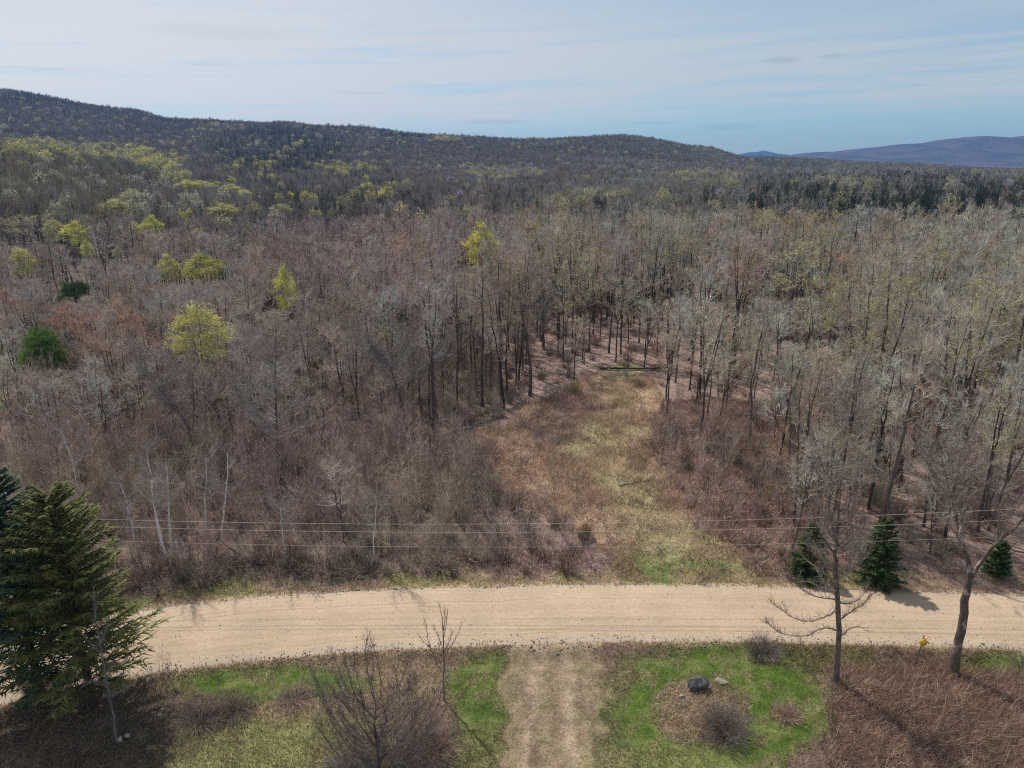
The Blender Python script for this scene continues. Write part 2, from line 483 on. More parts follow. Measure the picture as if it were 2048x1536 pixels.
def groundcol(x, y):
    px, py = to_px(x, y, np.zeros_like(x))
    nz = fbm(x, y, 2.6, 21, 4); n2 = fbm(x, y, 6.0, 40, 4); n3 = fbm(x, y, 1.0, 60, 3)
    rd = road_dist(x, y)
    c = np.broadcast_to(LITTER, x.shape + (3,)).copy()
    def mix(col, f):
        nonlocal c
        f = np.clip(f, 0, 1)[..., None]
        c = c * (1 - f) + np.asarray(col) * f
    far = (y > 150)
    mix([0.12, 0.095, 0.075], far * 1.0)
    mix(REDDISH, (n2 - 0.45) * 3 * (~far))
    # left woods: floor darkened, shade of the gaps between crowns put into its colour
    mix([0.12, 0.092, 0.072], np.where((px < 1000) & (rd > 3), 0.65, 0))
    # the clearing
    cl = inpoly(px, py, CLEAR) & (rd > 3.2)
    clf = cl * 1.0
    mix(TAN * [0.95, .86, .92], clf * np.clip(0.55 + (nz - .5) * 2.4, 0, 1))
    for (cx, cy, rx, ry, s) in ((1370, 1130, 120, 60, .9), (1270, 1030, 45, 70, .35), (1210, 920, 95, 60, .75), (1250, 980, 60, 50, .7), (1250, 780, 60, 40, .4)):
        mix(YGRN, blob(px, py, cx, cy, rx, ry, nz) * s * (rd > 3.2))
    best = np.full(px.shape, 9.0)
    pl = [(1420, 1140, 90), (1370, 1095, 75), (1320, 1050, 55), (1275, 1000, 48), (1245, 950, 52), (1220, 900, 62), (1222, 860, 48), (1250, 820, 34), (1272, 785, 28), (1262, 755, 30)]
    for (xa, ya, wa), (xb, yb, wb) in zip(pl[:-1], pl[1:]):
        t_ = np.clip((py - ya) / (yb - ya), 0, 1)
        e_ = np.hypot((px - (xa + (xb - xa) * t_)) / (wa + (wb - wa) * t_), (py - (ya + (yb - ya) * t_)) / 30)
        best = np.minimum(best, e_)
    mix([.33, .31, .155], np.clip((1.25 - best - (nz - .5) * 1.3) * 2, 0, .85) * (rd > 3.2))
    mix(LAWN * 1.25, blob(px, py, 1390, 1150, 110, 22, nz) * (rd > 3.2) * 0.9)
    mix(TAN * 1.15, blob(px, py, 1285, 800, 22, 50, nz) * 0.9)
    # far verge of the road
    vg = (rd > 3.1) & (rd < 5.6 + (n2 - .5) * 3)
    mix(TAN * 0.9, vg * np.clip(0.7 + (nz - .5) * 2, 0, 1))
    mix(YGRN, vg * (nz > .5) * 0.55)
    # near side
    nr = rd < -3.05
    nrf = nr * 1.0
    mix(BROWN, nrf)
    mix(TAN * 0.72, nrf * np.clip((n2 - 0.4) * 3, 0, .8))
    mix(YGRN * 0.95, nrf * blob(px, py, 520, 1500, 240, 85, nz) * 0.85)
    mix(YGRN * 0.9, nrf * blob(px, py, 1570, 1420, 110, 80, nz) * 0.8)
    mix(TAN * 0.9, nrf * blob(px, py, 560, 1410, 130, 22, nz) * 0.7)
    mix(LAWN, nrf * blob(px, py, 540, 1366, 185, 36, .5 + (nz - .5) * .6, .2))
    mix(LAWN, nrf * blob(px, py, 960, 1400, 62, 95, nz, .25) * 0.9)
    mix(YGRN * .8, nrf * blob(px, py, 950, 1500, 60, 60, nz, .3) * 0.8)
    # driveway
    dr = nrf * drive(px, py, nz, n3)
    mix(DIRT, dr * .9)
    mix([.20, .165, .095], dr * np.clip((n3 - .45) * 5, 0, .75))
    for off in (-48, 42):
        mix([.36, .27, .19], dr * np.clip(1.3 - np.abs(px - 1105 - off * (.6 + (py - 1290) / 500) - (n2 - .5) * 30) / 16, 0, 1) * .75)
    mix([.20, .17, .08], dr * np.clip((nz - .52) * 6, 0, .5) * np.clip((1380 - py) / 60 , 0, 1))
    mix([.24, .17, .12], dr * np.clip((n2 - .5) * 5, 0, .6))
    for (cx, cy, rx, ry) in ((1055, 1412, 14, 22), (1068, 1490, 12, 50), (1160, 1400, 16, 12), (1185, 1420, 8, 30)):
        mix([0.17, 0.12, 0.085], nrf * blob(px, py, cx, cy, rx, ry, n3, .4) * 0.7)
    # lawn ring round the boulder bed
    nq = .5 + (nz - .5) * .6 + (n3 - .5) * .15
    ringo = blob(px, py, 1432, 1420, 232, 140, nq, .11)
    ringi = blob(px, py, 1400, 1420, 94, 66, .5 + (nz - .5) * .6, .15)
    mix(LAWN, nrf * ringo)
    mix(YGRN, nrf * ringo * np.clip((n2 - .42) * 2.5 + (py - 1450) / 160, 0, .6))
    gr = (c[..., 1] > c[..., 0] * 1.2) & nr
    mix(YGRN * .75, gr * np.clip((n3 - .48) * 4, 0, .55))
    mix(TAN * .75, gr * np.clip((fbm(x, y, .9, 130, 3) - .6) * 6, 0, .6))
    mix(TAN * .68, nrf * ringi * 0.92)
    mix(TAN * .6, nrf * blob(px, py, 1575, 1425, 32, 20, n3, .3) * 0.9)
    mix(YGRN, nrf * blob(px, py, 1290, 1530, 110, 40, nz, .3) * 0.6)
    # brush bank on the right
    br = nrf * np.clip((px - 1655 - (nz - .5) * 90) / 25, 0, 1) * np.clip((py - 1325 - (n3 - .5) * 60) / 30, 0, 1)
    mix(BROWN * [1.2, 1.0, 1.0], br)
    mix(LAWN * 1.2, nrf * blob(px, py, 2020, 1318, 90, 26, nz, .3) * .75)
    mix(YGRN * .8, nrf * blob(px, py, 1620, 1310, 130, 20, nz, .3) * .5)
    mix(DARK * 1.6, nrf * blob(px, py, 130, 1440, 230, 110, nz, .3) * .8)  # shade beneath the big evergreens, painted into the ground colour
    # gravel thrown beside the road
    eg = np.clip(1 - (np.abs(np.abs(rd) - 3.2)) / 0.45 + (nz - .5) * 1.4, 0, 1) * (np.abs(rd) < 4.2)
    mix(DIRT * 1.6, eg * (py > 100))
    # grassy yard glimpsed at the left edge, deep in the trees
    mix([0.20, 0.22, 0.10], blob(px, py, -60, 745, 110, 60, nz, .25))
    mix(YGRN * 1.1, blob(px, py, -20, 800, 70, 24, nz, .25))
    c *= (0.86 + 0.28 * n3)[..., None]
    return np.clip(c, 0.01, 0.9)


def build_ground():
    ring = [0.0, 6.0]
    r = 12.0
    while r < 8000:
        ring.append(r)
        r *= 1.010 if 28 < r < 75 else (1.016 if r < 400 else 1.03)
    ring = np.array(ring)
    a1 = np.linspace(-44, 44, 420)
    a2 = np.linspace(44, 316, 60)[1:-1]
    az = np.radians(np.concatenate([a1, a2]))
    nr, na = len(ring), len(az)
    A, RR = np.meshgrid(az, ring)
    x = RR * np.sin(A); y = RR * np.cos(A)
    z = terr(x, y)
    rd = road_dist(x, y)
    inroad = (np.abs(rd) < 3.3) & (np.abs(x) < 90)
    z = np.where(inroad, np.minimum(z, -0.05), z)
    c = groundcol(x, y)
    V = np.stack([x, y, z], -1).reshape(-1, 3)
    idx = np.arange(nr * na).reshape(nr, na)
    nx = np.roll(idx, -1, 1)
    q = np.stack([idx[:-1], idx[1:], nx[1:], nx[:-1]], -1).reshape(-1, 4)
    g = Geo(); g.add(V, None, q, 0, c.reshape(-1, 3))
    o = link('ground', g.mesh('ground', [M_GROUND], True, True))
    tag(o, kind='structure')


build_ground()


def build_road():
    m, nt, b = mat_new('packed_gravel')
    L = nt.links.new; N = lambda t, **k: mknode(nt, t, **k)
    tc = N('ShaderNodeTexCoord')
    at = N('ShaderNodeAttribute', attribute_name='col')   # x = across the road, stored per point
    sep = N('ShaderNodeSeparateXYZ'); L(at.outputs['Vector'], sep.inputs[0])
    geo = N('ShaderNodeSeparateXYZ'); L(tc.outputs['Object'], geo.inputs[0])
    cb = N('ShaderNodeCombineXYZ')
    m1 = N('ShaderNodeMath', operation='MULTIPLY'); L(geo.outputs[0], m1.inputs[0]); m1.inputs[1].default_value = 0.018
    m2 = N('ShaderNodeMath', operation='MULTIPLY'); L(sep.outputs[0], m2.inputs[0]); m2.inputs[1].default_value = 9.0
    L(m1.outputs[0], cb.inputs[0]); L(m2.outputs[0], cb.inputs[1])
    st = N('ShaderNodeTexNoise'); st.inputs['Scale'].default_value = 2.3; st.inputs['Detail'].default_value = 5; st.inputs['Roughness'].default_value = .6
    L(cb.outputs[0], st.inputs['Vector'])
    cr = N('ShaderNodeValToRGB'); L(st.outputs[0], cr.inputs[0])
    cr.color_ramp.elements[0].position = 0.33; cr.color_ramp.elements[0].color = (0.445, 0.335, 0.235, 1)
    cr.color_ramp.elements[1].position = 0.68; cr.color_ramp.elements[1].color = (0.51, 0.388, 0.27, 1)
    fine = N('ShaderNodeTexNoise'); fine.inputs['Scale'].default_value = 5; fine.inputs['Detail'].default_value = 8; fine.inputs['Roughness'].default_value = .75
    L(tc.outputs['Object'], fine.inputs['Vector'])
    r = N('ShaderNodeMapRange'); L(fine.outputs[0], r.inputs[0]); r.inputs[1].default_value = .3; r.inputs[2].default_value = .7; r.inputs[3].default_value = .78; r.inputs[4].default_value = 1.16
    big = N('ShaderNodeTexNoise'); big.inputs['Scale'].default_value = .25; big.inputs['Detail'].default_value = 3
    L(tc.outputs['Object'], big.inputs['Vector'])
    rb = N('ShaderNodeMapRange'); L(big.outputs[0], rb.inputs[0]); rb.inputs[1].default_value = .3; rb.inputs[2].default_value = .7; rb.inputs[3].default_value = .9; rb.inputs[4].default_value = 1.08
    mm = N('ShaderNodeMath', operation='MULTIPLY'); L(r.outputs[0], mm.inputs[0]); L(rb.outputs[0], mm.inputs[1])
    # greyer loose stone at both edges
    ab = N('ShaderNodeMath', operation='ABSOLUTE'); L(sep.outputs[0], ab.inputs[0])
    ed = N('ShaderNodeMapRange'); L(ab.outputs[0], ed.inputs[0]); ed.inputs[1].default_value = .80; ed.inputs[2].default_value = 1.0
    mx = N('ShaderNodeMix', data_type='RGBA'); L(ed.outputs[0], mx.inputs[0]); L(cr.outputs[0], mx.inputs[6]); mx.inputs[7].default_value = (0.46, 0.38, 0.30, 1)
    # thin wheel lines
    cur = mx.outputs[2]
    for pos, wd, k in ((-.70, .012, .22), (-.60, .03, .14), (.42, .010, .30), (.10, .05, .10), (-.33, .05, .10), (.86, .010, .2), (.93, .008, .25)):
        wob = N('ShaderNodeMath', operation='MULTIPLY_ADD'); L(big.outputs[0], wob.inputs[0]); wob.inputs[1].default_value = .04; wob.inputs[2].default_value = -pos - .02
        s = N('ShaderNodeMath', operation='ADD'); L(sep.outputs[0], s.inputs[0]); L(wob.outputs[0], s.inputs[1])
        a = N('ShaderNodeMath', operation='ABSOLUTE'); L(s.outputs[0], a.inputs[0])
        f = N('ShaderNodeMapRange'); L(a.outputs[0], f.inputs[0]); f.inputs[1].default_value = wd; f.inputs[2].default_value = wd * 2.2; f.inputs[3].default_value = k; f.inputs[4].default_value = 0
        x2 = N('ShaderNodeMix', data_type='RGBA'); L(f.outputs[0], x2.inputs[0]); L(cur, x2.inputs[6]); x2.inputs[7].default_value = (0.25, 0.18, 0.12, 1)
        cur = x2.outputs[2]
    sc = N('ShaderNodeVectorMath', operation='SCALE'); L(cur, sc.inputs[0]); L(mm.outputs[0], sc.inputs['Scale'])
    L(sc.outputs[0], b.inputs['Base Color'])
    bp = N('ShaderNodeBump'); bp.inputs['Strength'].default_value = .3; bp.inputs['Distance'].default_value = .04
    ad = N('ShaderNodeMath', operation='ADD'); L(fine.outputs[0], ad.inputs[0]); L(st.outputs[0], ad.inputs[1])
    L(ad.outputs[0], bp.inputs['Height']); L(bp.outputs[0], b.inputs['Normal'])
    g = Geo()
    n = 17
    X = np.linspace(-70, 90, 640)
    t = np.interp(X, XR, YT); bt = np.interp(X, XR, YB)
    s = np.linspace(-1, 1, n)
    jt = (fbm(X, X * 0, 1.3, 70, 3) - .5) * .5; jb = (fbm(X, X * 0 + 9, 1.3, 75, 3) - .5) * .6
    t = t + jt; bt = bt + jb
    Y = bt[:, None] + (t - bt)[:, None] * (s[None, :] + 1) / 2
    Z = 0.02 + 0.13 * (1 - s[None, :] ** 2) + (fbm(X[:, None] + 0 * Y, Y, 1.5, 80, 3) - .5) * .03
    Z[:, 0] = -0.06; Z[:, -1] = -0.06
    V = np.stack([X[:, None] + 0 * Y, Y, Z], -1).reshape(-1, 3)
    col = np.stack([np.broadcast_to(s, Y.shape), 0 * Y, 0 * Y], -1).reshape(-1, 3)
    idx = np.arange(V.shape[0]).reshape(len(X), n)
    q = np.stack([idx[:-1, :-1], idx[1:, :-1], idx[1:, 1:], idx[:-1, 1:]], -1).reshape(-1, 4)
    g.add(V, None, q, 0, col)
    o = link('gravel_road', g.mesh('gravel_road', [m], True, True))
    tag(o, kind='structure')


build_road()

# ------------------------------------------------------------------ far mountains
def mountain(name, Yr, depth, prof, base, c1, c2, seed):
    prof = np.array([[p[0], H - Yr * (439.0 + (p[1] - 768) * 0.951) / (1350 - (p[1] - 768) * 0.309)] for p in prof])
    U = np.linspace(prof[0, 0], prof[-1, 0], 260); top = np.interp(U, prof[:, 0], prof[:, 1])
    T = np.linspace(-1, 1, 44)
    uu, tt = np.meshgrid((U - 1024) / 1491.0, T)
    Y = Yr + tt * depth
    X = uu * Yr * (1 + 0 * tt)
    sh = np.clip(1 - np.abs(tt) ** 1.3, 0, 1)
    Z = base + (top[None, :] - base) * sh
    amp = (top[None, :] - base)
    Z = Z + (fbm(X, Y, Yr * .07, seed, 4) - .5) * amp * .45 * np.clip(np.abs(tt) * 3, 0, 1) * sh
    m, nt, b = mat_new(name)
    L = nt.links.new; N = lambda t, **k: mknode(nt, t, **k)
    tc = N('ShaderNodeTexCoord'); no = N('ShaderNodeTexNoise'); no.inputs['Scale'].default_value = 22.0 / Yr; no.inputs['Detail'].default_value = 9
    no.inputs['Roughness'].default_value = .65
    L(tc.outputs['Object'], no.inputs['Vector'])
    cr = N('ShaderNodeValToRGB'); L(no.outputs[0], cr.inputs[0])
    cr.color_ramp.elements[0].position = .42; cr.color_ramp.elements[0].color = (*c1, 1)
    cr.color_ramp.elements[1].position = .56; cr.color_ramp.elements[1].color = (*c2, 1)
    L(cr.outputs[0], b.inputs['Base Color'])
    bp = N('ShaderNodeBump'); bp.inputs['Distance'].default_value = 15; bp.inputs['Strength'].default_value = .8
    n3 = N('ShaderNodeTexNoise'); n3.inputs['Scale'].default_value = 200.0 / Yr; n3.inputs['Detail'].default_value = 4
    L(tc.outputs['Object'], n3.inputs['Vector']); L(n3.outputs[0], bp.inputs['Height']); L(bp.outputs[0], b.inputs['Normal'])
    g = Geo(); idx = np.arange(X.size).reshape(X.shape)
    q = np.stack([idx[:-1, :-1], idx[:-1, 1:], idx[1:, 1:], idx[1:, :-1]], -1).reshape(-1, 4)
    g.add(np.stack([X, Y, Z], -1).reshape(-1, 3), None, q)
    o = link(name, g.mesh(name, [m], False, True)); tag(o, kind='structure')
    return o


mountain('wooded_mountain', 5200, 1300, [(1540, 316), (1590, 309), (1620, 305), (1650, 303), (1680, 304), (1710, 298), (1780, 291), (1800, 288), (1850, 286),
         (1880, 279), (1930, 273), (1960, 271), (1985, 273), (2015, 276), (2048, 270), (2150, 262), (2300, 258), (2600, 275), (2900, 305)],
         -45, (0.04, 0.05, 0.07), (0.085, 0.075, 0.105), 11)  # wooded slopes tinted bluish, part of the air haze is in the colour
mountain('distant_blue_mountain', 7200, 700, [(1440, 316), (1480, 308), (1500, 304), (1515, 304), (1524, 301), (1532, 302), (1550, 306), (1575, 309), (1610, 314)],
         -75, (0.01, 0.045, 0.11), (0.015, 0.055, 0.125), 15)  # blue of the distant air painted into the base colour


# ------------------------------------------------------------------ plants
def unit(v):
    v = np.asarray(v, float)
    return v / (np.linalg.norm(v, axis=-1, keepdims=True) + 1e-9)


def bare_tree(seed, h=16, clear=0.45, spread=2.6, leaders=2, nb=16, nsub=9, ntw=9, r0=0.17, tw=0.022, buds=0, lean=0.6, thick=1.0, up=0.75, bs=1.0):
    """returns trunk, crown, foliage Geo; leafless hardwood with ascending limbs"""
    global rng
    rng = np.random.default_rng(seed)
    T, C, B = Geo(), Geo(), Geo()
    n = 9
    fork = clear * h * rng.uniform(0.85, 1.15)
    lx, ly = rng.normal(size=2) * lean
    zz = np.linspace(-0.3, fork, n)
    P = np.stack([lx * (zz / h) ** 1.5 * (zz > 0) + rng.normal(size=n) * .04, ly * (zz / h) ** 1.5 * (zz > 0) + rng.normal(size=n) * .04, zz], 1) if False else \
        np.stack([lx * np.clip(zz / h, 0, 1) ** 1.3 + np.cumsum(rng.normal(size=n)) * .05, ly * np.clip(zz / h, 0, 1) ** 1.3 + np.cumsum(rng.normal(size=n)) * .05, zz], 1)
    rr = r0 * (1 - 0.35 * np.linspace(0, 1, n)); rr[0] *= 1.5
    T.tube(P, rr, 6)
    base = P[-1]
    br = []   # branch polylines (start, mid, end, r)
    segp = []; segd = []
    for k in range(leaders):
        a = rng.uniform(0, 6.28) if k else rng.uniform(0, 6.28)
        sp = spread * (0.12 if leaders == 1 else rng.uniform(.25, .6))
        m = 8
        t = np.linspace(0, 1, m)
        top = h * rng.uniform(.88, 1.02) if k else h
        Q = base + np.stack([np.cos(a) * sp * t ** .8, np.sin(a) * sp * t ** .8, (top - base[2]) * t], 1)
        Q[1:] += np.cumsum(rng.normal(size=(m - 1, 3)) * [.10, .10, .03], 0)
        rq = rr[-1] * (.85 if leaders > 1 else 1) * (1 - t) ** .7 + .018
        T.tube(Q, rq, 5)
        for i in range(nb):
            s = rng.uniform(0.02, 0.97) ** .85
            j = min(int(s * (m - 1)), m - 2); f = s * (m - 1) - j
            p = Q[j] * (1 - f) + Q[j + 1] * f
            L = spread * (0.45 + .85 * math.sin(math.pi * min(1, .22 + s * .74))) * rng.uniform(.55, 1.1)
            an = rng.uniform(0, 6.28)
            out = np.array([math.cos(an), math.sin(an), 0])
            d0 = unit(out + [0, 0, rng.uniform(.2, .9) * up]); d1 = unit(out * .7 + [0, 0, rng.uniform(.7, 1.6) * up])
            mid = p + d0 * L * .5; end = mid + d1 * L * .55
            r = (.012 + .016 * L) * thick * (1.1 - s * .5)
            r *= .68
            C.tube([p, p * .5 + mid * .5 + rng.normal(size=3) * .06, mid, end], [r, r * .8, r * .55, .008], 3)
            br.append((p, mid, end, L))
        # leader tip acts as a branch too
        br.append((Q[-3], Q[-2], Q[-1], 1.2))
    P0 = np.array([b[0] for b in br]); P1 = np.array([b[1] for b in br]); P2 = np.array([b[2] for b in br]); LL = np.array([b[3] for b in br])

    def onb(k, t):
        t = t[:, None]
        return np.where(t < .5, P0[k] * (1 - 2 * t) + P1[k] * 2 * t, P1[k] * (2 - 2 * t) + P2[k] * (2 * t - 1)), unit(np.where(t < .5, P1[k] - P0[k], P2[k] - P1[k]))
    ns = len(br) * nsub
    k = rng.integers(0, len(br), ns); t = rng.uniform(.25, 1, ns)
    p, d = onb(k, t)
    dd = unit(d + rng.normal(size=(ns, 3)) * .55 + [0, 0, .35 * up])
    Ls = LL[k] * rng.uniform(.25, .5, ns)
    mid = p + dd * Ls[:, None] * .5
    d2 = unit(dd + rng.normal(size=(ns, 3)) * .25 + [0, 0, .35 * up])
    end = mid + d2 * Ls[:, None] * .5
    C.ribbons(p, mid, end, tw * 1.9 * thick, tw * 1.3 * thick)
    nt_ = ns * ntw
    k = rng.integers(0, ns, nt_); t = rng.uniform(.1, 1, nt_)[:, None]
    q = np.where(t < .5, p[k] * (1 - 2 * t) + mid[k] * 2 * t, mid[k] * (2 - 2 * t) + end[k] * (2 * t - 1))
    td = unit(d2[k] + rng.normal(size=(nt_, 3)) * .55 + [0, 0, .3 * up])
    tl = rng.uniform(.3, .85, nt_)
    C.tris(q, td, tl, tw * rng.uniform(.7, 1.3, nt_))
    if buds:
        kk = rng.integers(0, nt_, buds)
        bp = q[kk] + td[kk] * (tl[kk] * rng.uniform(.4, 1, buds))[:, None]
        B.tris(bp, unit(rng.normal(size=(buds, 3))), rng.uniform(.10, .24, buds) * bs, rng.uniform(.08, .17, buds) * bs)
    return T, C, B


def leafy_tree(seed, h=14, spread=2.5, clumps=75, per=85, crown=.62, ls=.24):
    """hardwood in first leaf: limbs as the bare tree, small leaves gathered in clumps, thinner below"""
    global rng
    T, C, _ = bare_tree(seed, h, .35, spread, 2, 12, 8, 6, r0=.14, tw=.028)
    B = Geo()
    u = unit(rng.normal(size=(clumps, 3)))
    hz = h * crown / 2
    lob = 1 + .22 * np.sin(u[:, 0] * 5 + seed) * np.cos(u[:, 1] * 4 + seed * 2)
    c = u * (rng.uniform(.5, 1, clumps) ** .5 * lob)[:, None] * [spread * 1.05, spread * 1.05, hz] + [0, 0, h - hz]
    c[:, :2] *= np.clip((h * 1.06 - c[:, 2]) / (hz * .9), .15, 1)[:, None]
    w = np.clip((c[:, 2] - (h - 2 * hz)) / (1.1 * hz), .2, 1)
    k = np.repeat(np.arange(clumps), (per * w).astype(int))
    n = len(k)
    o = rng.normal(size=(n, 3)) * [.42, .42, .34] * rng.uniform(.7, 1.2, clumps)[k][:, None]
    B.tris(c[k] + o, unit(rng.normal(size=(n, 3))), rng.uniform(.6, 1.3, n) * ls, rng.uniform(.4, .9, n) * ls)
    return T, C, B


def far_tree(seed, h=13, n=150, w=0.16, spread=2.6, leafn=0):
    """small far hardwood: trunk and a cloud of twig sprays"""
    global rng
    rng = np.random.default_rng(seed)
    g = Geo()
    g.tube([(0, 0, -.5), (rng.normal() * .2, rng.normal() * .2, h * .5), (rng.normal() * .4, rng.normal() * .4, h * .9)], [.22, .15, .05], 3, 1)
    u = unit(rng.normal(size=(n, 3)))
    cz = h * .66
    rad = rng.uniform(.25, 1, n)[:, None] ** .6
    e = u * rad * [spread, spread, h * .34] + [0, 0, cz]
    s = [0, 0, cz - h * .28] * np.ones((n, 3)) * .55 + e * .45
    d = unit(e - s + [0, 0, .6])
    g.tris(e - d * .7, d, rng.uniform(1.2, 2.6, n), w * rng.uniform(.6, 1.4, n), mat=0)
    k = rng.integers(0, n, n // 4)
    g.tris(s[k], unit(e[k] - s[k]), np.linalg.norm(e[k] - s[k], axis=1), w * .8, mat=1)
    if leafn:
        k = rng.integers(0, n, leafn)
        b = e[k] + rng.normal(size=(leafn, 3)) * .45
        keep = b[:, 2] > cz - h * .22
        b = b[keep]
        g.tris(b, unit(rng.normal(size=(len(b), 3))), rng.uniform(.5, .9, len(b)), rng.uniform(.35, .6, len(b)), mat=2)
    return g


def spruce(seed, h=8, rad=1.9, nbr=90, nsp=26, w=.10, L0=.34, droop=.25, base=.04, bottom=0.0, power=.85, thin=0.0):
    global rng
    rng = np.random.default_rng(seed)
    T, C = Geo(), Geo()
    T.tube([(0, 0, -.3), (rng.normal() * .04, rng.normal() * .04, h * .5), (0, 0, h * .98)], [h * .016 + .03, h * .010 + .015, .012], 5)
    z = (bottom + (1 - bottom) * (np.arange(nbr) + rng.random(nbr)) / nbr) ** 1.0 * h * .98 + base
    a = np.arange(nbr) * 2.399 + rng.normal(size=nbr) * .4
    pr = np.clip(1 - z / h, 0.02, 1) ** power * np.clip((z / h - bottom) * 9 + .55, 0, 1)
    L = rad * pr * rng.uniform(.72, 1.12, nbr) + .12
    out = np.stack([np.cos(a), np.sin(a), np.zeros(nbr)], 1)
    p0 = np.stack([0 * z, 0 * z, z], 1)
    rise = (z / h) * .7 - droop
    p1 = p0 + out * (L * .55)[:, None] + np.stack([0 * z, 0 * z, rise * L * .45], 1)
    p2 = p0 + out * L[:, None] + np.stack([0 * z, 0 * z, rise * L * .75 + .08 * L], 1)
    C.ribbons(p0, p1, p2, .05 + .01 * h * .3, .03, 1)
    n = nbr * nsp
    k = np.repeat(np.arange(nbr), nsp); t = rng.uniform(.08, 1.0, n)[:, None] ** .8
    if thin:
        kp = (z[k] / h > thin + rng.normal(size=n) * .04) | (rng.random(n) < .4)
        k = k[kp]; t = t[kp]; n = len(k)
    p = np.where(t < .5, p0[k] * (1 - 2 * t) + p1[k] * 2 * t, p1[k] * (2 - 2 * t) + p2[k] * (2 * t - 1))
    side = np.cross(out, [0, 0, 1.0])[k] * rng.choice([-1, 1], n)[:, None]
    d = unit(out[k] * .75 + side * rng.uniform(.1, 1.1, n)[:, None] + np.stack([rng.normal(size=n) * .1, rng.normal(size=n) * .1, rng.normal(size=n) * .22 - droop * .5], 1))
    wl = L0 * (1.15 - .5 * t[:, 0]) * np.clip(L[k] / rad * 1.4, .45, 1.2) * rng.uniform(.6, 1.3, n)
    C.tris(p, d, wl * 1.35, w * rng.uniform(.7, 1.4, n) * 1.5, side=np.stack([rng.normal(size=n) * .4, rng.normal(size=n) * .4, np.ones(n)], 1), mat=0)
    return T, C


def round_pine(seed, h=9, rad=3.2, clumps=70, per=120, z0=.35, w=.05, L=.5, squash=1.0, shell=.55):
    """pine with tufts of needles spread over a rounded, broken crown"""
    global rng
    rng = np.random.default_rng(seed)
    T, C = Geo(), Geo()
    T.tube([(0, 0, -.3), (.1, .05, h * .5), (0, 0, h * .92)], [h * .022, h * .014, .03], 6)
    u = unit(rng.normal(size=(clumps, 3))); u[:, 2] = np.abs(u[:, 2]) * 1.0 - .35
    hz = h * (1 - z0) / 1.35
    c = u * rng.uniform(shell, 1, clumps)[:, None] * [rad, rad, hz * squash] + [0, 0, h * z0 + .35 * hz]
    s = np.stack([c[:, 0] * 0, c[:, 1] * 0, np.clip(c[:, 2] - np.hypot(c[:, 0], c[:, 1]) * .45, .8, h)], 1)
    C.ribbons(s, (s + c) / 2 + rng.normal(size=c.shape) * .1, c, .09, .05, 1)
    n = clumps * per
    k = np.repeat(np.arange(clumps), per)
    cs = rng.uniform(.6, 1.15, clumps)[k][:, None]
    o = rng.normal(size=(n, 3)) * [.42, .42, .22] * cs
    d = unit(o * [1, 1, .6] + rng.normal(size=(n, 3)) * .35 + [0, 0, .35])
    C.tris(c[k] + o, d, L * rng.uniform(.6, 1.2, n), w * rng.uniform(.8, 1.5, n), mat=0)
    return T, C


def sapling(seed, h=5, stems=6, spread=.7, ntw=90, w=.02, fan=.25):
    global rng
    rng = np.random.default_rng(seed)
    g = Geo()
    for i in range(stems):
        a = rng.uniform(0, 6.28); hh = h * rng.uniform(.6, 1.05); r = rng.uniform(0, spread)
        b = np.array([math.cos(a) * r, math.sin(a) * r, -.1])
        e = b + [math.cos(a) * fan * hh * rng.uniform(.2, 1), math.sin(a) * fan * hh * rng.uniform(.2, 1), hh]
        t = np.linspace(0, 1, 5)[:, None]
        P = b * (1 - t) + e * t; P[1:-1] += rng.normal(size=(3, 3)) * .06 * h / 4
        g.tube(P, np.array([1, .85, .65, .45, .15]) * w * 1.1, 3)
        m = ntw // stems
        tt = rng.uniform(.2, 1, m); j = np.minimum((tt * 4).astype(int), 3); f = (tt * 4 - j)[:, None]
        p = P[j] * (1 - f) + P[j + 1] * f
        an = rng.uniform(0, 6.28, m)
        d = unit(np.stack([np.cos(an), np.sin(an), rng.uniform(.6, 2.4, m)], 1))
        L = h * rng.uniform(.10, .28, m) * (1.15 - tt * .6)
        q = p + d * L[:, None] * .5; d2 = unit(d + [0, 0, .4]); e2 = q + d2 * L[:, None] * .6
        g.ribbons(p, q, e2, w * .9, w * .6)
        kk = rng.integers(0, m, m * 2)
        g.tris(q[kk], unit(d[kk] + rng.normal(size=(m * 2, 3)) * .5), L[kk] * .7, w * .7)
    return g


def shrub(seed, h=2, rad=1.3, n=160, w=.02, sub=5, upb=1.0):
    """rounded leafless shrub, stems fanning from one base"""
    global rng
    rng = np.random.default_rng(seed)
    g = Geo()
    a = rng.uniform(0, 6.28, n); r = np.sqrt(rng.uniform(0, 1, n))
    ph = r * 1.35
    d = np.stack([np.cos(a) * np.sin(ph), np.sin(a) * np.sin(ph), np.cos(ph) * upb], 1)
    p0 = np.stack([np.cos(a) * r * rad * .2, np.sin(a) * r * rad * .2, np.full(n, -.05)], 1)
    L = rng.uniform(.6, 1.0, n)
    e = p0 + d * L[:, None] * [rad, rad, h]
    m = (p0 + e) / 2 + rng.normal(size=(n, 3)) * .07 * rad + [0, 0, .08 * h]
    g.ribbons(p0, m, e, w * 1.5, w)
    k = rng.integers(0, n, n * sub); t = rng.uniform(.3, 1, n * sub)[:, None]
    q = np.where(t < .5, p0[k] * (1 - 2 * t) + m[k] * 2 * t, m[k] * (2 - 2 * t) + e[k] * (2 * t - 1))
    g.tris(q, unit(unit(d[k]) + rng.normal(size=(n * sub, 3)) * .6 + [0, 0, .25]), h * rng.uniform(.15, .35, n * sub), w * .8)
    return g


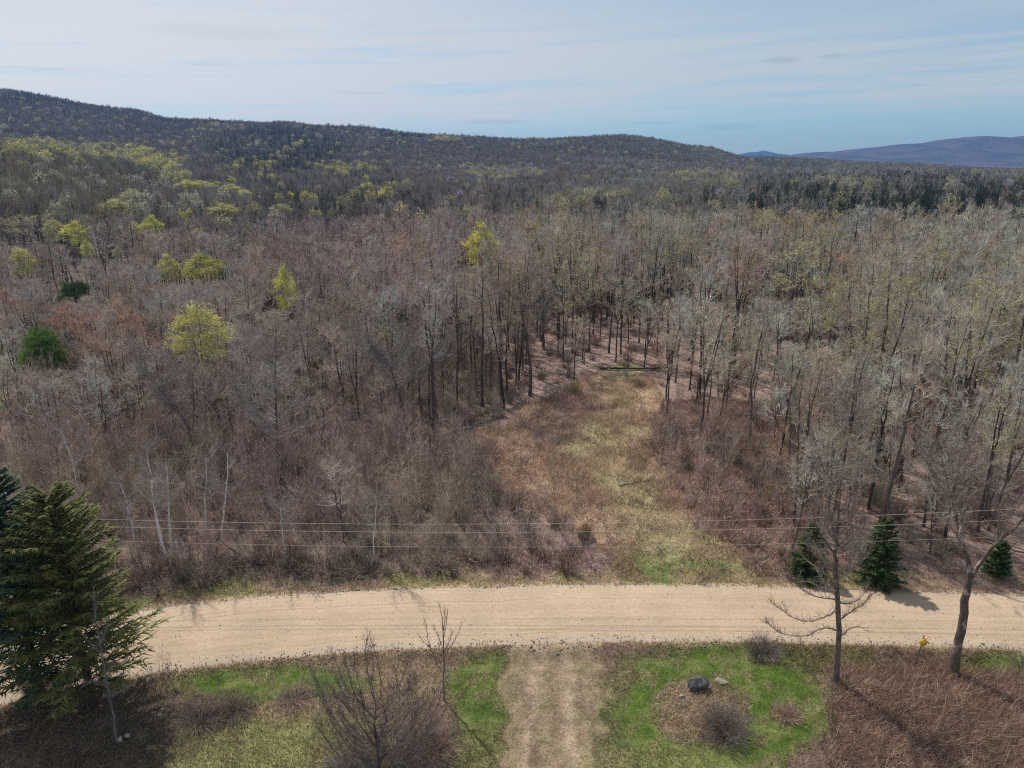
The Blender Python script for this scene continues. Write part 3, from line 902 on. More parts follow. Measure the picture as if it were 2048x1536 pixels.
# ---- prototypes (meshes only) ----
class Proto:
    def __init__(self, parts, mats, name):
        """parts: list of (part name, Geo, [materials])"""
        self.parts = []
        for pn, g, ms in parts:
            if g.n: self.parts.append((pn, g.mesh(name + '_' + pn, ms)))
        j = Geo(); allm = []
        for pn, g, ms in parts:
            if not g.n: continue
            o = len(allm); allm += ms
            v = np.concatenate(g.V)
            if g.F3:
                pass
            off = j.n
            j.V.append(v); j.C.append(np.ones((len(v), 3)))
            for f, mi in zip(g.F3, g.m3): j.F3.append(f + off); j.m3.append(mi + o)
            for f, mi in zip(g.F4, g.m4): j.F4.append(f + off); j.m4.append(mi + o)
            j.n += len(v)
        self.joined = j.mesh(name, allm)
        self.h = float(np.concatenate(j.V)[:, 2].max())
        self.tris = sum(len(f) for f in j.F3) + 2 * sum(len(f) for f in j.F4)


def P_bare(name, **k):
    T, C, B = bare_tree(**k)
    return Proto([('trunk', T, [M_BARK]), ('crown', C, [M_TWIG]), ('foliage', B, [M_LEAF])], None, name)


NEAR = [P_bare('hardwood', seed=100 + i, h=18 + (i % 3) * 1.5, clear=[.42, .5, .55, .38, .48, .3][i], spread=[2.7, 2.3, 2.2, 3.0, 2.5, 2.9][i], leaders=[2, 1, 2, 3, 2, 3][i], nb=[15, 24, 13, 11, 15, 11][i], nsub=9, ntw=8) for i in range(6)]
NEARB = [P_bare('budding_hardwood', seed=120 + i, h=18 + i, clear=.42, spread=2.7, leaders=2 + i % 2, nb=14, nsub=9, ntw=7, buds=1300) for i in range(3)]
LEFTT = [P_bare('low_hardwood', seed=140 + i, h=12, clear=[.3, .25, .38, .3][i], spread=[2.6, 3.0, 2.2, 2.7][i], leaders=[3, 3, 2, 2][i], nb=11, nsub=9, ntw=9, r0=.12, lean=.9) for i in range(4)]
MID = [P_bare('mid_hardwood', seed=160 + i, h=15, clear=.42, spread=[2.7, 2.4, 3.0, 2.2][i], leaders=2, nb=11, nsub=7, ntw=5, tw=.045, r0=.16, thick=1.2) for i in range(4)]
FAR = [Proto([('tree', far_tree(180 + i, 13, 170, .13), [M_TWIG, M_BARK])], None, 'far_hardwood') for i in range(5)]
VFAR = [Proto([('tree', far_tree(190 + i, 13, 60, .32), [M_TWIG, M_BARK])], None, 'very_far_hardwood') for i in range(4)]
FARG = [Proto([('tree', far_tree(200 + i, 13, 110, .12, leafn=330), [M_TWIG, M_BARK, M_LEAF])], None, 'far_budding_tree') for i in range(4)]
def P_leafy(name, *a, **k):
    T, C, B = leafy_tree(*a, **k)
    return Proto([('trunk', T, [M_BARK]), ('crown', C, [M_TWIG]), ('foliage', B, [M_LEAF])], None, name)


ASPEN = [P_leafy('aspen', 210 + i, 14, [2.3, 2.7, 2.5][i]) for i in range(3)]


def P_spruce(name, **k):
    T, C = spruce(**k)
    return Proto([('trunk', T, [M_NBARK]), ('crown', C, [M_NEEDLE, M_NBARK])], None, name)


FSPR = [P_spruce('far_spruce', seed=230 + i, h=11, rad=[1.7, 1.4, 2.0][i], nbr=34, nsp=9, w=.34, L0=.75, droop=.1) for i in range(3)]
SAP = [Proto([('stems', sapling(250 + i, h=[5, 5.5, 4.2, 6][i], stems=[9, 7, 10, 7][i], w=.026, ntw=90, fan=.13), [M_TWIG])], None, 'sapling_clump') for i in range(4)]
BRUSH = [Proto([('stems', shrub(270 + i, h=[1.5, 1.1, 1.9][i], rad=[1.1, 1.2, 1.2][i], n=55, w=.028, sub=4), [M_TWIG])], None, 'brush') for i in range(3)]


LOOKS = []   # (object, look, picture x, picture y, group) named after everything stands


def put(name, proto, x, y, s=1.0, rz=0.0, sz=None, tint=(.28, .25, .22), bark=(.11, .095, .085), leaf=(.2, .25, .05), label='', cat='tree', group=None, z=None, tilt=None):
    zz = float(terr(x, y)) if z is None else z
    if len(proto.parts) > 1:
        r = bpy.data.objects.new(name, None); COL.objects.link(r)
        r.empty_display_size = .5
        for pn, me in proto.parts:
            c = bpy.data.objects.new(pn, me); COL.objects.link(c); c.parent = r
            c['tint'] = tint; c['bark'] = bark; c['leaf'] = leaf
    else:
        r = bpy.data.objects.new(name, proto.parts[0][1]); COL.objects.link(r)
        r['tint'] = tint; r['bark'] = bark; r['leaf'] = leaf
    r.location = (x, y, zz); r.rotation_euler = (*(tilt or (0, 0)), rz); r.scale = (s, s, sz or s)
    tag(r, label, cat, group)
    return r


def stuff(name, label, cat, pts, rz, sc, tint, bark, leaf, protos, group=None):
    n = len(pts)
    if n == 0: return
    me = bpy.data.meshes.new(name)
    me.vertices.add(n); me.vertices.foreach_set('co', np.asarray(pts, np.float32).ravel())
    def attr(nm, ty, val, key):
        a = me.attributes.new(nm, ty, 'POINT'); a.data.foreach_set(key, np.ascontiguousarray(val).ravel())
    attr('rz', 'FLOAT', rz.astype(np.float32), 'value')
    attr('sc', 'FLOAT_VECTOR', sc.astype(np.float32), 'vector')
    attr('pick', 'INT', np.random.default_rng(n).integers(0, len(protos), n).astype(np.int32), 'value')
    for nm, v in (('tint', tint), ('bark', bark), ('leaf', leaf)):
        v = np.broadcast_to(np.asarray(v, np.float32), (n, 3))
        attr(nm, 'FLOAT_VECTOR', v.astype(np.float32), 'vector')
    me.update()
    o = link(name, me)
    ng = bpy.data.node_groups.new(name, 'GeometryNodeTree')
    ng.interface.new_socket('Geometry', in_out='INPUT', socket_type='NodeSocketGeometry')
    ng.interface.new_socket('Geometry', in_out='OUTPUT', socket_type='NodeSocketGeometry')
    N = lambda t, **k: mknode(ng, t, **k)
    L = ng.links.new
    gi = N('NodeGroupInput'); go = N('NodeGroupOutput')
    ip = N('GeometryNodeInstanceOnPoints')
    L(gi.outputs[0], ip.inputs['Points'])
    jn = N('GeometryNodeJoinGeometry')
    for p in protos:
        if not hasattr(p, 'src'):
            p.src = bpy.data.objects.new(p.joined.name + '_pattern', p.joined)
        oi = N('GeometryNodeObjectInfo'); oi.inputs['Object'].default_value = p.src; oi.inputs['As Instance'].default_value = True
        L(oi.outputs['Geometry'], jn.inputs[0])
    L(jn.outputs[0], ip.inputs['Instance'])
    ip.inputs['Pick Instance'].default_value = True
    def NA(nm, ty):
        a = N('GeometryNodeInputNamedAttribute', data_type=ty); a.inputs[0].default_value = nm
        return [s for s in a.outputs if s.enabled][0]
    L(NA('pick', 'INT'), ip.inputs['Instance Index'])
    cb = N('ShaderNodeCombineXYZ'); L(NA('rz', 'FLOAT'), cb.inputs[2])
    er = N('FunctionNodeEulerToRotation'); L(cb.outputs[0], er.inputs[0])
    L(er.outputs[0], ip.inputs['Rotation'])
    L(NA('sc', 'FLOAT_VECTOR'), ip.inputs['Scale'])
    L(ip.outputs[0], go.inputs[0])
    md = o.modifiers.new('scatter', 'NODES'); md.node_group = ng
    tag(o, label, cat, group, 'stuff')
    return o


def grid_points(r0, r1, sp, amax=40, jit=.9, seed=0):
    g = np.random.default_rng(seed)
    ext = r1 * math.sin(R(amax)) + sp
    X, Y = np.meshgrid(np.arange(-ext, ext, sp), np.arange(0, r1, sp))
    X = X + (np.arange(X.shape[0])[:, None] % 2) * sp * .5
    X = X + g.uniform(-.5, .5, X.shape) * sp * jit; Y = Y + g.uniform(-.5, .5, X.shape) * sp * jit
    X = X.ravel(); Y = Y.ravel()
    d = np.hypot(X, Y); a = np.degrees(np.arctan2(X, Y))
    k = (d > r0) & (d <= r1) & (np.abs(a) < amax)
    return X[k], Y[k]


# palettes
TW = 1.46
def tints(px, py, g):
    n = len(px)
    beige = np.array([.37, .33, .27]); mauve = np.array([.315, .262, .228]); red = np.array([.36, .262, .25]); grey = np.array([.36, .325, .295]); brown = np.array([.30, .22, .17])
    u = g.random(n)
    right = np.clip((px - 1000) / 300, 0, 1)
    c = mauve + (beige - mauve) * (right * (.5 + .5 * g.random(n)))[:, None]
    c = np.where((u < .12)[:, None], grey, c)
    c = np.where((u > .90)[:, None], brown, c)
    redz = ((px > 560) & (px < 960) & (py > 405) & (py < 520)) | ((px > 1430) & (px < 1560) & (py > 430) & (py < 520)) | ((px > 1180) & (px < 1280) & (py < 500) & (py > 420))
    c = np.where((redz & (g.random(n) < .4))[:, None], red, c)
    og = (px < 260) & (py > 290) & (py < 420)
    c = np.where((og & (g.random(n) < .75))[:, None], np.array([.36, .29, .19]), c)
    og2 = (px < 300) & (py > 560) & (py < 660)
    c = np.where((og2 & (g.random(n) < .4))[:, None], np.array([.36, .22, .16]), c)
    return np.minimum(c * TW * g.uniform(.82, 1.18, n)[:, None], .50)


# ------------------------------------------------------------------ single bright trees one can point to
def top_at(px, py, h):
    d = cam_ray(px, py)
    Y = np.arange(45, 2500, 0.5)
    t = Y / d[1]
    z = H + d[2] * t
    g_ = terr(d[0] * t, Y) + h
    k = np.argmax(z <= g_)
    return float(d[0] * t[k]), float(Y[k])


YG = (.64, .63, .19); YG2 = (.54, .52, .23); PG = (.50, .48, .28); OL = (.46, .41, .18)
SINGLES = [  # crown-top px, py, height, width scale, leaf colour, label
    (962, 432, 19, 78, (.66, .60, .16), 'yellow-green broad crown standing above the grey crowns behind the clearing'),
    (385, 583, 15, 118, (.66, .62, .24), 'very broad pale yellow-topped tree over the low scrubby wood'),
    (563, 515, 15, 48, YG, 'narrow tapering yellow-green tree alone among purple-brown crowns'),
    (300, 424, 14, 52, YG, 'pointed vivid green tree, the larger of a close pair'),
    (266, 437, 11, 30, YG, 'slim vivid green tree, the smaller of a close pair'),
    (400, 497, 12, 88, YG, 'wide flat-topped yellow-green tree on the brown slope'),
    (330, 500, 12, 50, YG2, 'upright olive-green tree beside the wide flat-topped one'),
    (35, 482, 13, 52, YG2, 'yellow-green oval tree at the picture edge above the small round pine'),
    (145, 433, 13, 52, YG, 'rounded bright green tree on the slope above the small round pine'),
    (50, 428, 13, 85, OL, 'broad olive-brown budding tree beside the rounded bright green one'),
    (100, 430, 12, 42, YG2, 'small olive-green tree between two broad budding crowns'),
    (170, 474, 9, 26, YG, 'short yellow-green tree below the rounded bright one'),
    (232, 488, 7, 20, PG, 'tiny pale green treetop between brown crowns'),
    (225, 390, 14, 62, YG2, 'double-headed pale green tree halfway up the slope'),
    (262, 373, 14, 60, PG, 'greyish green crown behind the double-headed pale tree'),
    (372, 357, 13, 52, YG, 'first bright yellow crown of the row on the slope'),
    (402, 357, 13, 48, YG, 'second bright yellow crown of the row on the slope'),
    (433, 360, 13, 48, YG2, 'third duller crown of the bright row on the slope'),
    (462, 365, 13, 46, YG2, 'fourth olive crown of the bright row on the slope'),
    (487, 375, 12, 36, YG2, 'fifth smaller crown of the bright row on the slope'),
    (508, 386, 9, 26, YG, 'low bright crown ending the row on the slope'),
    (444, 402, 13, 66, YG2, 'yellow-green spreading crown in front of the bright row'),
    (560, 402, 12, 52, PG, 'faint green rounded crown past the end of the bright row'),
    (735, 362, 12, 42, YG, 'vivid lime crown in the hollow below the ridge'),
    (778, 372, 10, 30, YG2, 'small lime crown beside the vivid one in the hollow'),
    (1360, 463, 19, 84, OL, 'ochre-green crown on the top of the leafless stand'),
    (1590, 475, 18, 118, (.62, .58, .26), 'great pale olive crown rising over the hardwood stand'),
    (1540, 415, 13, 46, YG2, 'small olive-green tree between dark spruces'),
    (1645, 445, 12, 28, YG2, 'little yellow treetop among reddish brown crowns'),
    (1360, 423, 12, 36, YG2, 'small round green tree in front of the far conifers'),
    (1650, 545, 17, 84, (.62, .57, .20), 'soft yellow-green crown within the hardwood stand'),
    (1175, 500, 18, 62, (.60, .58, .26), 'pale green-tinged tall crown left of the open leaf floor'),
    (545, 620, 12, 62, PG, 'pale silvery tree with faint green top amid the scrub'),
    (780, 645, 10, 72, OL, 'olive bushy tree in the middle of the scrubby wood'),
]
SPOTS = []
for (px, py, h, w, lc, lab) in SINGLES:
    x_, y_ = top_at(px, py, h); SPOTS.append((x_, y_, h, w * y_ / 2982 + .2))
for (px, py, h, r) in ((67, 628, 9.5, 3.4), (140, 540, 8, 3.6), (487, 468, 9, 1.5), (842, 425, 9, 1.5)):
    x_, y_ = top_at(px, py, h); SPOTS.append((x_, y_, h * (.3 if r > 3 else 1), r + .4, h))


def cap_height(X, Y, h):
    """no neighbour may stand in front of a tree that the photograph shows whole"""
    h = h.copy()
    for sx, sy, sh, r, *full in SPOTS:
        fh = full[0] if full else sh
        D = sy - Y; lat = np.abs(X - sx * Y / sy)
        m = (lat < r + .6) & (D > -2.2) & (D < 55)
        z0 = sh * .45; cap = (z0 + (H - z0) * np.maximum(D, 0) / sy) * .97
        h = np.where(m, np.minimum(h, np.maximum(cap, 1.6)), h)
    return h


# ------------------------------------------------------------------ THE WOOD: near and middle distance (to 200 m)
def near_wood():
    g = np.random.default_rng(3)
    X, Y = grid_points(44, 215, 3.9, 39, .95, 11)
    Z = terr(X, Y)
    bx, by = to_px(X, Y, Z)
    rd = road_dist(X, Y)
    n = len(X)
    keep = np.ones(n, bool)
    keep &= rd > 6.5
    keep &= ~inpoly(bx, by, CLEAR)
    u = g.random(n)
    fl = inpoly(bx, by, FLOOR)
    keep &= ~(fl & (u < .34))
    thick = (bx < 1230) & (by > 905)
    keep &= ~(thick & (u < .95))
    keep &= ~((bx > 560) & (bx < 860) & (by > 840) & (by <= 905) & (u < .7))
    brr = (bx > 1290) & (bx < 1560) & (by > 830) & (by < 1165)
    keep &= ~(brr & (u < .80))
    keep &= ~((bx >= 1560) & (by > 1110) & (u < .4))
    keep &= ~inpoly(bx, by, [(-300, 700), (30, 715), (40, 800), (-300, 830)])
    keep &= ~((bx > 860) & (bx < 1300) & (by > 880))
    keep &= ~((bx > 180) & (bx < 640) & (by > 1040))
    # keep clear of roadside spruces
    for sx, sy in ((1750, 1160), (1612, 1148), (1992, 1145)):
        q = ground_at(sx, sy); keep &= np.hypot(X - q[0], Y - q[1]) > 2.6
    X, Y, Z, bx, by, rd = [a[keep] for a in (X, Y, Z, bx, by, rd)]
    n0 = len(X)
    # a second, shorter storey between the tall ones on the side away from the slope
    X2, Y2 = grid_points(46, 150, 4.1, 38, .95, 77)
    Z2 = terr(X2, Y2); bx2, by2 = to_px(X2, Y2, Z2); rd2 = road_dist(X2, Y2); u2 = g.random(len(X2))
    k2 = (bx2 > 1430) & (rd2 > 7) & ~inpoly(bx2, by2, CLEAR) & (u2 < np.where(by2 > 800, .62, .35)) & ~((by2 > 1040) & (u2 > .3)) & ~((bx2 < 1600) & (by2 > 840) & (u2 > .2))
    for sx, sy in ((1750, 1160), (1612, 1148), (1992, 1145)):
        q = ground_at(sx, sy); k2 &= np.hypot(X2 - q[0], Y2 - q[1]) > 2.6
    X, Y, Z, bx, by, rd = [np.concatenate([a, b[k2]]) for a, b in zip((X, Y, Z, bx, by, rd), (X2, Y2, Z2, bx2, by2, rd2))]
    short = np.arange(len(X)) >= n0
    fl2 = inpoly(bx, by, FLOOR)
    n = len(X)
    left = np.clip((930 - bx) / 260, 0, 1) * np.clip((by - 560) / 60, 0, 1)       # lower, scrubbier woods on the left
    h = (19.0 + g.normal(size=n) * 2.4) * (1 - left) + (11.0 + g.normal(size=n) * 2.4) * left
    h = np.where(Y > 172, h * .82, h)
    h = np.where((bx > 1560) & (by > 1000), h * .82, h)
    young = g.random(n) < .3
    h = np.where(young, h * g.uniform(.5, .75, n), h)
    h = np.where(short, g.uniform(5.5, 11, n), h)
    h = np.clip(h, 5, 23)
    h = cap_height(X, Y, h)
    tx, ty = to_px(X, Y, Z + h)
    tint = tints(tx, ty, g)
    bark = np.broadcast_to(np.array([.085, .068, .060]), (n, 3)) * g.uniform(.7, 1.6, n)[:, None]
    d = np.hypot(X, Y)
    size = h / d
    vis = (bx > -60) & (bx < 2110) & (tx > -60) & (tx < 2110)
    order = np.argsort(-(size * vis))
    budp = np.where(bx > 1000, .27, .10)
    bud = g.random(n) < budp
    leafc = np.where((g.random(n) < .6)[:, None], [.47, .42, .19], [.48, .37, .21]) * g.uniform(.8, 1.15, n)[:, None]
    nobj = 290
    rest = []
    for c, i in enumerate(order):
        if c >= nobj or not vis[i]:
            rest.append(i); continue
        isl = left[i] > .5
        pool = LEFTT if (isl or short[i]) else (NEARB if bud[i] else NEAR)
        p = pool[int(g.integers(len(pool)))]
        s = h[i] / p.h
        s2 = s ** .6
        # where it stands
        near_road = rd[i] < 14
        if bx[i] < 1230 and by[i] > 905: where = 'rising out of the sapling thicket beside the gravel road'
        elif bx[i] > 1560 and near_road: where = 'near the roadside spruces across the gravel road'
        elif bx[i] > 1560 and by[i] > 830: where = 'in the hardwood stand beyond the roadside spruces'
        elif fl2[i]: where = 'on the open leaf-strewn floor at the head of the clearing'
        elif abs(bx[i] - 1150) < 330 and by[i] > 700: where = 'at the edge of the grassy clearing'
        elif isl: where = 'in the low scrubby wood behind the thicket'
        else: where = 'deep in the leafless hardwood stand'
        look = ('low' if h[i] < 8.5 else 'slender' if h[i] < 13 else 'tall') + (' olive-budded' if (bud[i] and not isl and not short[i]) else (' reddish' if tint[i][0] > tint[i][2] * 1.36 else ' beige' if tint[i][0] > tint[i][2] * 1.24 else (' pale grey' if tint[i].mean() > .465 else ' grey-brown')))
        form = ' leafless tree' if not (bud[i] and not isl and not short[i]) else ' tree'
        if not (bud[i] and not isl): pass
        oo = put('bare_tree', p, X[i], Y[i], s2 * 1.0, g.uniform(0, 6.28), s, tuple(tint[i]), tuple(bark[i]), tuple(leafc[i]),
            label='x', cat='tree', z=Z[i] - .05)
        q = to_px(X[i], Y[i], Z[i] + h[i] * .6)
        LOOKS.append((oo, look + form, float(q[0]), float(q[1]), 'trees of the near wood'))
    rest = np.array(rest)
    # remaining ones, joined as one mass each for the two heights of wood
    ls = (left[rest] > .5) | short[rest]; mid = d[rest] > 110
    for nm, lab, sel, pool in (('low_woodland', 'mass of low leafless scrub trees filling the wood on the slope side', ls, LEFTT),
                               ('budding_woodland', 'mass of hardwoods with olive buds among the bare crowns', (~ls) & bud[rest] & ~mid, NEARB),
                               ('bare_woodland', 'mass of tall leafless hardwoods behind the clearing', (~ls) & ~bud[rest] & ~mid, NEAR),
                               ('middle_woodland', 'mass of leafless crowns in the middle distance behind the stand', (~ls) & mid, MID)):
        k = rest[sel]
        if len(k) == 0: continue
        hp = np.mean([p.h for p in pool])
        s = h[k] / hp
        stuff(nm, lab, 'trees', np.stack([X[k], Y[k], Z[k]], 1), g.uniform(0, 6.28, len(k)), np.stack([s ** .6, s ** .6, s], 1) * [1.08, 1.08, 1], tint[k], bark[k], leafc[k], pool)


near_wood()


# ------------------------------------------------------------------ THE FOREST beyond 200 m
GREEN = [  # picture ellipses (crown tops) where fresh yellow-green trees stand: cx, cy, rx, ry, density
    (60, 283, 90, 13, .5), (210, 292, 90, 12, .6), (310, 312, 55, 13, .65), (345, 335, 35, 12, .55), (1010, 338, 75, 11, .6), (940, 330, 60, 10, .25),
    (1400, 343, 95, 12, .4), (1180, 378, 70, 12, .45), (1120, 390, 40, 12, .4), (1680, 350, 80, 7, .25), (700, 330, 60, 10, .2), (890, 272, 30, 5, .7), (430, 250, 40, 8, .2),
    (760, 372, 30, 9, .25), (650, 322, 40, 7, .3), (1300, 400, 60, 14, .12), (500, 330, 80, 20, .06), (1050, 420, 60, 12, .1)]
DARKC = [(560, 290, 140, 42, .78), (120, 190, 160, 14, .7), (440, 236, 110, 8, .55), (620, 345, 180, 30, .32), (760, 352, 60, 26, .45), (820, 262, 70, 8, .7), (1650, 385, 260, 34, .75), (1880, 395, 280, 50, .85), (1700, 350, 320, 14, .5),
         (1450, 385, 120, 30, .35), (1900, 345, 160, 12, .25), (1040, 385, 60, 18, .25), (870, 400, 200, 22, .3), (700, 395, 150, 28, .6), (600, 380, 100, 20, .4), (1150, 350, 160, 10, .3), (1680, 320, 160, 6, .25), (280, 340, 60, 20, .25), (1200, 420, 120, 15, .2), (1540, 316, 60, 5, .3)]


def far_forest():
    g = np.random.default_rng(5)
    parts = []
    for r0, r1, sp in ((215, 420, 5.0), (420, 800, 6.2), (800, 2250, 8.5)):
        x, y = grid_points(r0, r1, sp, 38.5, .95, int(r0))
        parts.append(np.stack([x, y, np.full(len(x), sp)], 1))
    A = np.concatenate(parts)
    X, Y = A[:, 0], A[:, 1]
    Z = terr(X, Y)
    n = len(X)
    # hidden back sides of the ridges are left out
    U = X / np.maximum(Y, 1)
    slope = (Z + 14 - H) / Y
    ui = np.clip(((U + .85) / 1.7 * 220).astype(int), 0, 219)
    order = np.argsort(Y)
    mx = np.full(220, -9.0); vis = np.zeros(n, bool)
    for i in order:
        u = ui[i]
        vis[i] = slope[i] > mx[u] - .006
        if slope[i] - .004 > mx[u]: mx[u] = slope[i] - .004
    X, Y, Z = X[vis], Y[vis], Z[vis]
    n = len(X)
    h = 13 + g.normal(size=n) * 1.8
    h = np.where(fbm(X, Y, 60, 90, 2) > .55, h + 1.8, h - .5)
    h = np.where(Y < 330, h - 1.5, h)
    h = cap_height(X, Y, h)
    tx, ty = to_px(X, Y, Z + h)
    pg = np.full(n, .02); pd = np.full(n, .05)
    nz = fbm(X, Y, 40, 95, 3)
    def inell(e):
        return (((tx - e[0]) / e[2]) ** 2 + ((ty - e[1]) / e[3]) ** 2 + (nz - .5) * 1.2) < 1
    for e in DARKC: pd = np.where(inell(e), np.maximum(pd, e[4]), pd)
    for e in GREEN: pg = np.where(inell(e), np.maximum(pg, e[4]), pg)
    pd = np.where(nz > .62, np.maximum(pd, .18), pd)
    u = g.random(n)
    green = u < pg; dark = (~green) & (g.random(n) < pd)
    pale = (~green) & (~dark) & (g.random(n) < .012 + .07 * (fbm(X, Y, 90, 97, 2) > .6))
    tint = tints(tx, ty, g) * .88
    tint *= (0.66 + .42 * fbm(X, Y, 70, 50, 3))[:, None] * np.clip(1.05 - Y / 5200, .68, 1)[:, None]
    bark = np.broadcast_to([.10, .085, .08], (n, 3))
    bright = g.random(n)
    leafc = np.where((bright < .55)[:, None], [.55, .53, .18], [.41, .39, .20]) * g.uniform(.65, 1.12, n)[:, None]
    near_green = ((tx < 400) & (ty < 345))
    leafc = np.where(pale[:, None], np.array([.42, .41, .31]) * g.uniform(.75, 1.1, n)[:, None], leafc)
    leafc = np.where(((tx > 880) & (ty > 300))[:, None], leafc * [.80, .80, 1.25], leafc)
    need = np.array([.032, .052, .026]) * g.uniform(.6, 1.3, n)[:, None]
    d = np.hypot(X, Y)
    out_v = (tx > 0) & (tx < 2048)
    # individuals: the 240 largest budding trees and spruces
    for what, sel, pool, nm, hh in (('green', green | (pale & (d < 500)), FARG, 'budding_tree', h), ('dark', dark, FSPR, 'spruce_tree', None)):
        k = np.where(sel & out_v)[0]
        k = k[np.argsort(d[k])][:200 if what == 'green' else 230]
        for i in k:
            p = pool[int(g.integers(len(pool)))]
            hgt = h[i] if hh is not None else g.uniform(8, 14)
            s = hgt / p.h
            if what == 'green':
                c = 'pale silvery-green' if pale[i] else ('bright yellow-green' if leafc[i][1] > .42 else 'dull olive-green')
            else: c = 'dark slim' if hgt > 11.5 else 'dark squat'
            if tx[i] < 700 and ty[i] < 360: where = 'on the wooded slope below the long ridge'
            elif tx[i] > 1350: where = 'in the flat forest towards the blue mountains'
            else: where = 'in the wooded hollow behind the leafless stand'
            dd = 'nearer rows' if d[i] < 330 else 'farther rows'
            lab = c + (' budding tree ' if what == 'green' else ' spruce ') + where + ', ' + dd
            oo = put(nm, p, X[i], Y[i], s, g.uniform(0, 6.28), s * g.uniform(.95, 1.15), tuple(tint[i]), tuple(bark[i]), tuple(leafc[i] if what == 'green' else need[i]),
                label='x', cat='tree', z=Z[i] - .2)
            LOOKS.append((oo, c + (' tree' if what == 'green' else ' spruce'), float(tx[i]), float(ty[i]), 'budding trees of the far forest' if what == 'green' else 'spruces of the far forest'))
        if what == 'green': green_done = set(k.tolist())
        else: dark_done = set(k.tolist())
    idx = np.arange(n)
    done = np.zeros(n, bool)
    for i in green_done | dark_done: done[i] = True
    for nm, lab, sel, pool, lc in (
            ('budding_forest', 'fresh yellow-green and silvery treetops scattered over the far forest', (green | pale) & ~done, FARG, leafc),
            ('spruce_forest', 'dark pointed spruces massed across the far forest', dark & ~done, FSPR, need),
            ('bare_forest', 'leafless hardwood forest covering the slopes', (~green) & (~pale) & (~dark) & ~done & (d < 800), FAR, leafc),
            ('ridge_forest', 'leafless forest on the long ridge against the sky', (~green) & (~pale) & (~dark) & ~done & (d >= 800), VFAR, leafc)):
        k = np.where(sel)[0]
        hp = np.mean([p.h for p in pool])
        s = (h[k] / hp)
        w = np.where(d[k] > 800, 1.45, np.where(d[k] > 420, 1.15, 1.0))
        if pool is FSPR: s = g.uniform(.75, 1.35, len(k)); w = np.where(d[k] > 800, 1.35, 1.0)
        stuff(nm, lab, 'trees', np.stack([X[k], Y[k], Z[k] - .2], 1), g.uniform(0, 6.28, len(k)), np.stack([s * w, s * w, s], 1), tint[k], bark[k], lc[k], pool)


far_forest()


for i, (px, py, h, w, lc, lab) in enumerate(SINGLES):
    x, y = top_at(px, py, h)
    subtle = lc in (OL,) or 'pale olive' in lab or 'soft yellow' in lab or 'tinged' in lab or 'silvery' in lab
    p = (NEARB if subtle else ASPEN)[i % 3]
    s = h / p.h; w = w * y / 1491 / 5.6
    put('budding_tree', p, x, y, w, i * 1.3, s, (.38, .35, .30), (.2, .18, .16), lc, label=lab, cat='tree', group='trees in fresh spring leaf')

# ------------------------------------------------------------------ conifers
def conif(name, T, C, x, y, leaf, label, rz=0, cat='tree', group=None):
    p = Proto([('trunk', T, [M_NBARK]), ('crown', C, [M_NEEDLE, M_NBARK])], None, name)
    return put(name, p, x, y, 1, rz, leaf=leaf, label=label, cat=cat, group=group)


G = 'evergreens near the road'
for (bpx, bpy_, tpy, rad, leaf, lab, sd_) in (
        (1752, 1166, 1032, 1.85, (.060, .098, .036), 'dense dark green spruce at the roadside, the biggest of the small ones', 31),
        (1614, 1152, 1040, 1.6, (.062, .095, .034), 'roadside spruce half hidden by a bare branching tree', 32),
        (1992, 1150, 1082, 1.0, (.065, .11, .038), 'smallest young spruce under the forked pale limb', 33)):
    x, y = ground_at(bpx, bpy_)
    h = plane_at(bpx, tpy, y)[2]
    T, C = spruce(sd_, h=h, rad=rad, nbr=[150, 125, 105][sd_ - 31], nsp=60, w=.06, L0=[.34, .42, .28][sd_ - 31], droop=[.05, .16, .0][sd_ - 31], power=[.6, .8, .7][sd_ - 31])
    conif('spruce_tree', T, C, x, y, leaf, lab, group=G)

x, y = ground_at(85, 1392)
T, C = spruce(41, h=15.2, rad=4.5, nbr=280, nsp=105, w=.07, L0=.55, droop=.02, bottom=.08, power=.52, thin=.40)
conif('spruce_tree', T, C, x, y, (.055, .10, .060), 'big dark blue-green spruce at the picture corner by the road', group=G)
x, y = ground_at(186, 1400)
T, C = spruce(42, h=14.6, rad=4.6, nbr=300, nsp=120, w=.055, L0=.55, droop=-.12, bottom=.10, power=.52, thin=.42)
conif('pine_tree', T, C, x, y, (.155, .165, .055), 'tall olive-green pine with upswept boughs over the road', group=G)
x, y = top_at(67, 628, 9.5)
T, C = round_pine(43, h=9.5, rad=3.4, clumps=170, per=120, z0=.08, shell=.45)
conif('pine_tree', T, C, x, y, (.13, .24, .055), 'round bushy green pine standing beside a grassy yard', group='lone round pines')
x, y = top_at(140, 540, 8)
T, C = round_pine(44, h=8, rad=3.6, clumps=90, per=90, z0=.2, shell=.4, squash=.8)
conif('pine_tree', T, C, x, y, (.075, .13, .045), 'spreading dark green pine on the brown slope', group='lone round pines')
for i, (px, py, h, lab) in enumerate(((487, 468, 9, 'thin dark spruce against purple-brown crowns'), (1720, 470, 10, 'dark spruce half hidden between olive crowns'), (1097, 390, 10, 'black pointed spruce left in the hollow'),
                                      (1040, 378, 9, 'black pointed spruce by the lime patch'), (842, 425, 9, 'lone dark spruce at the back edge of the purple crowns'))):
    x, y = top_at(px, py, h)
    put('spruce_tree', FSPR[i % 3], x, y, h / 11, i, leaf=(.025, .045, .022), label=lab, group='single dark spruces in the wood')


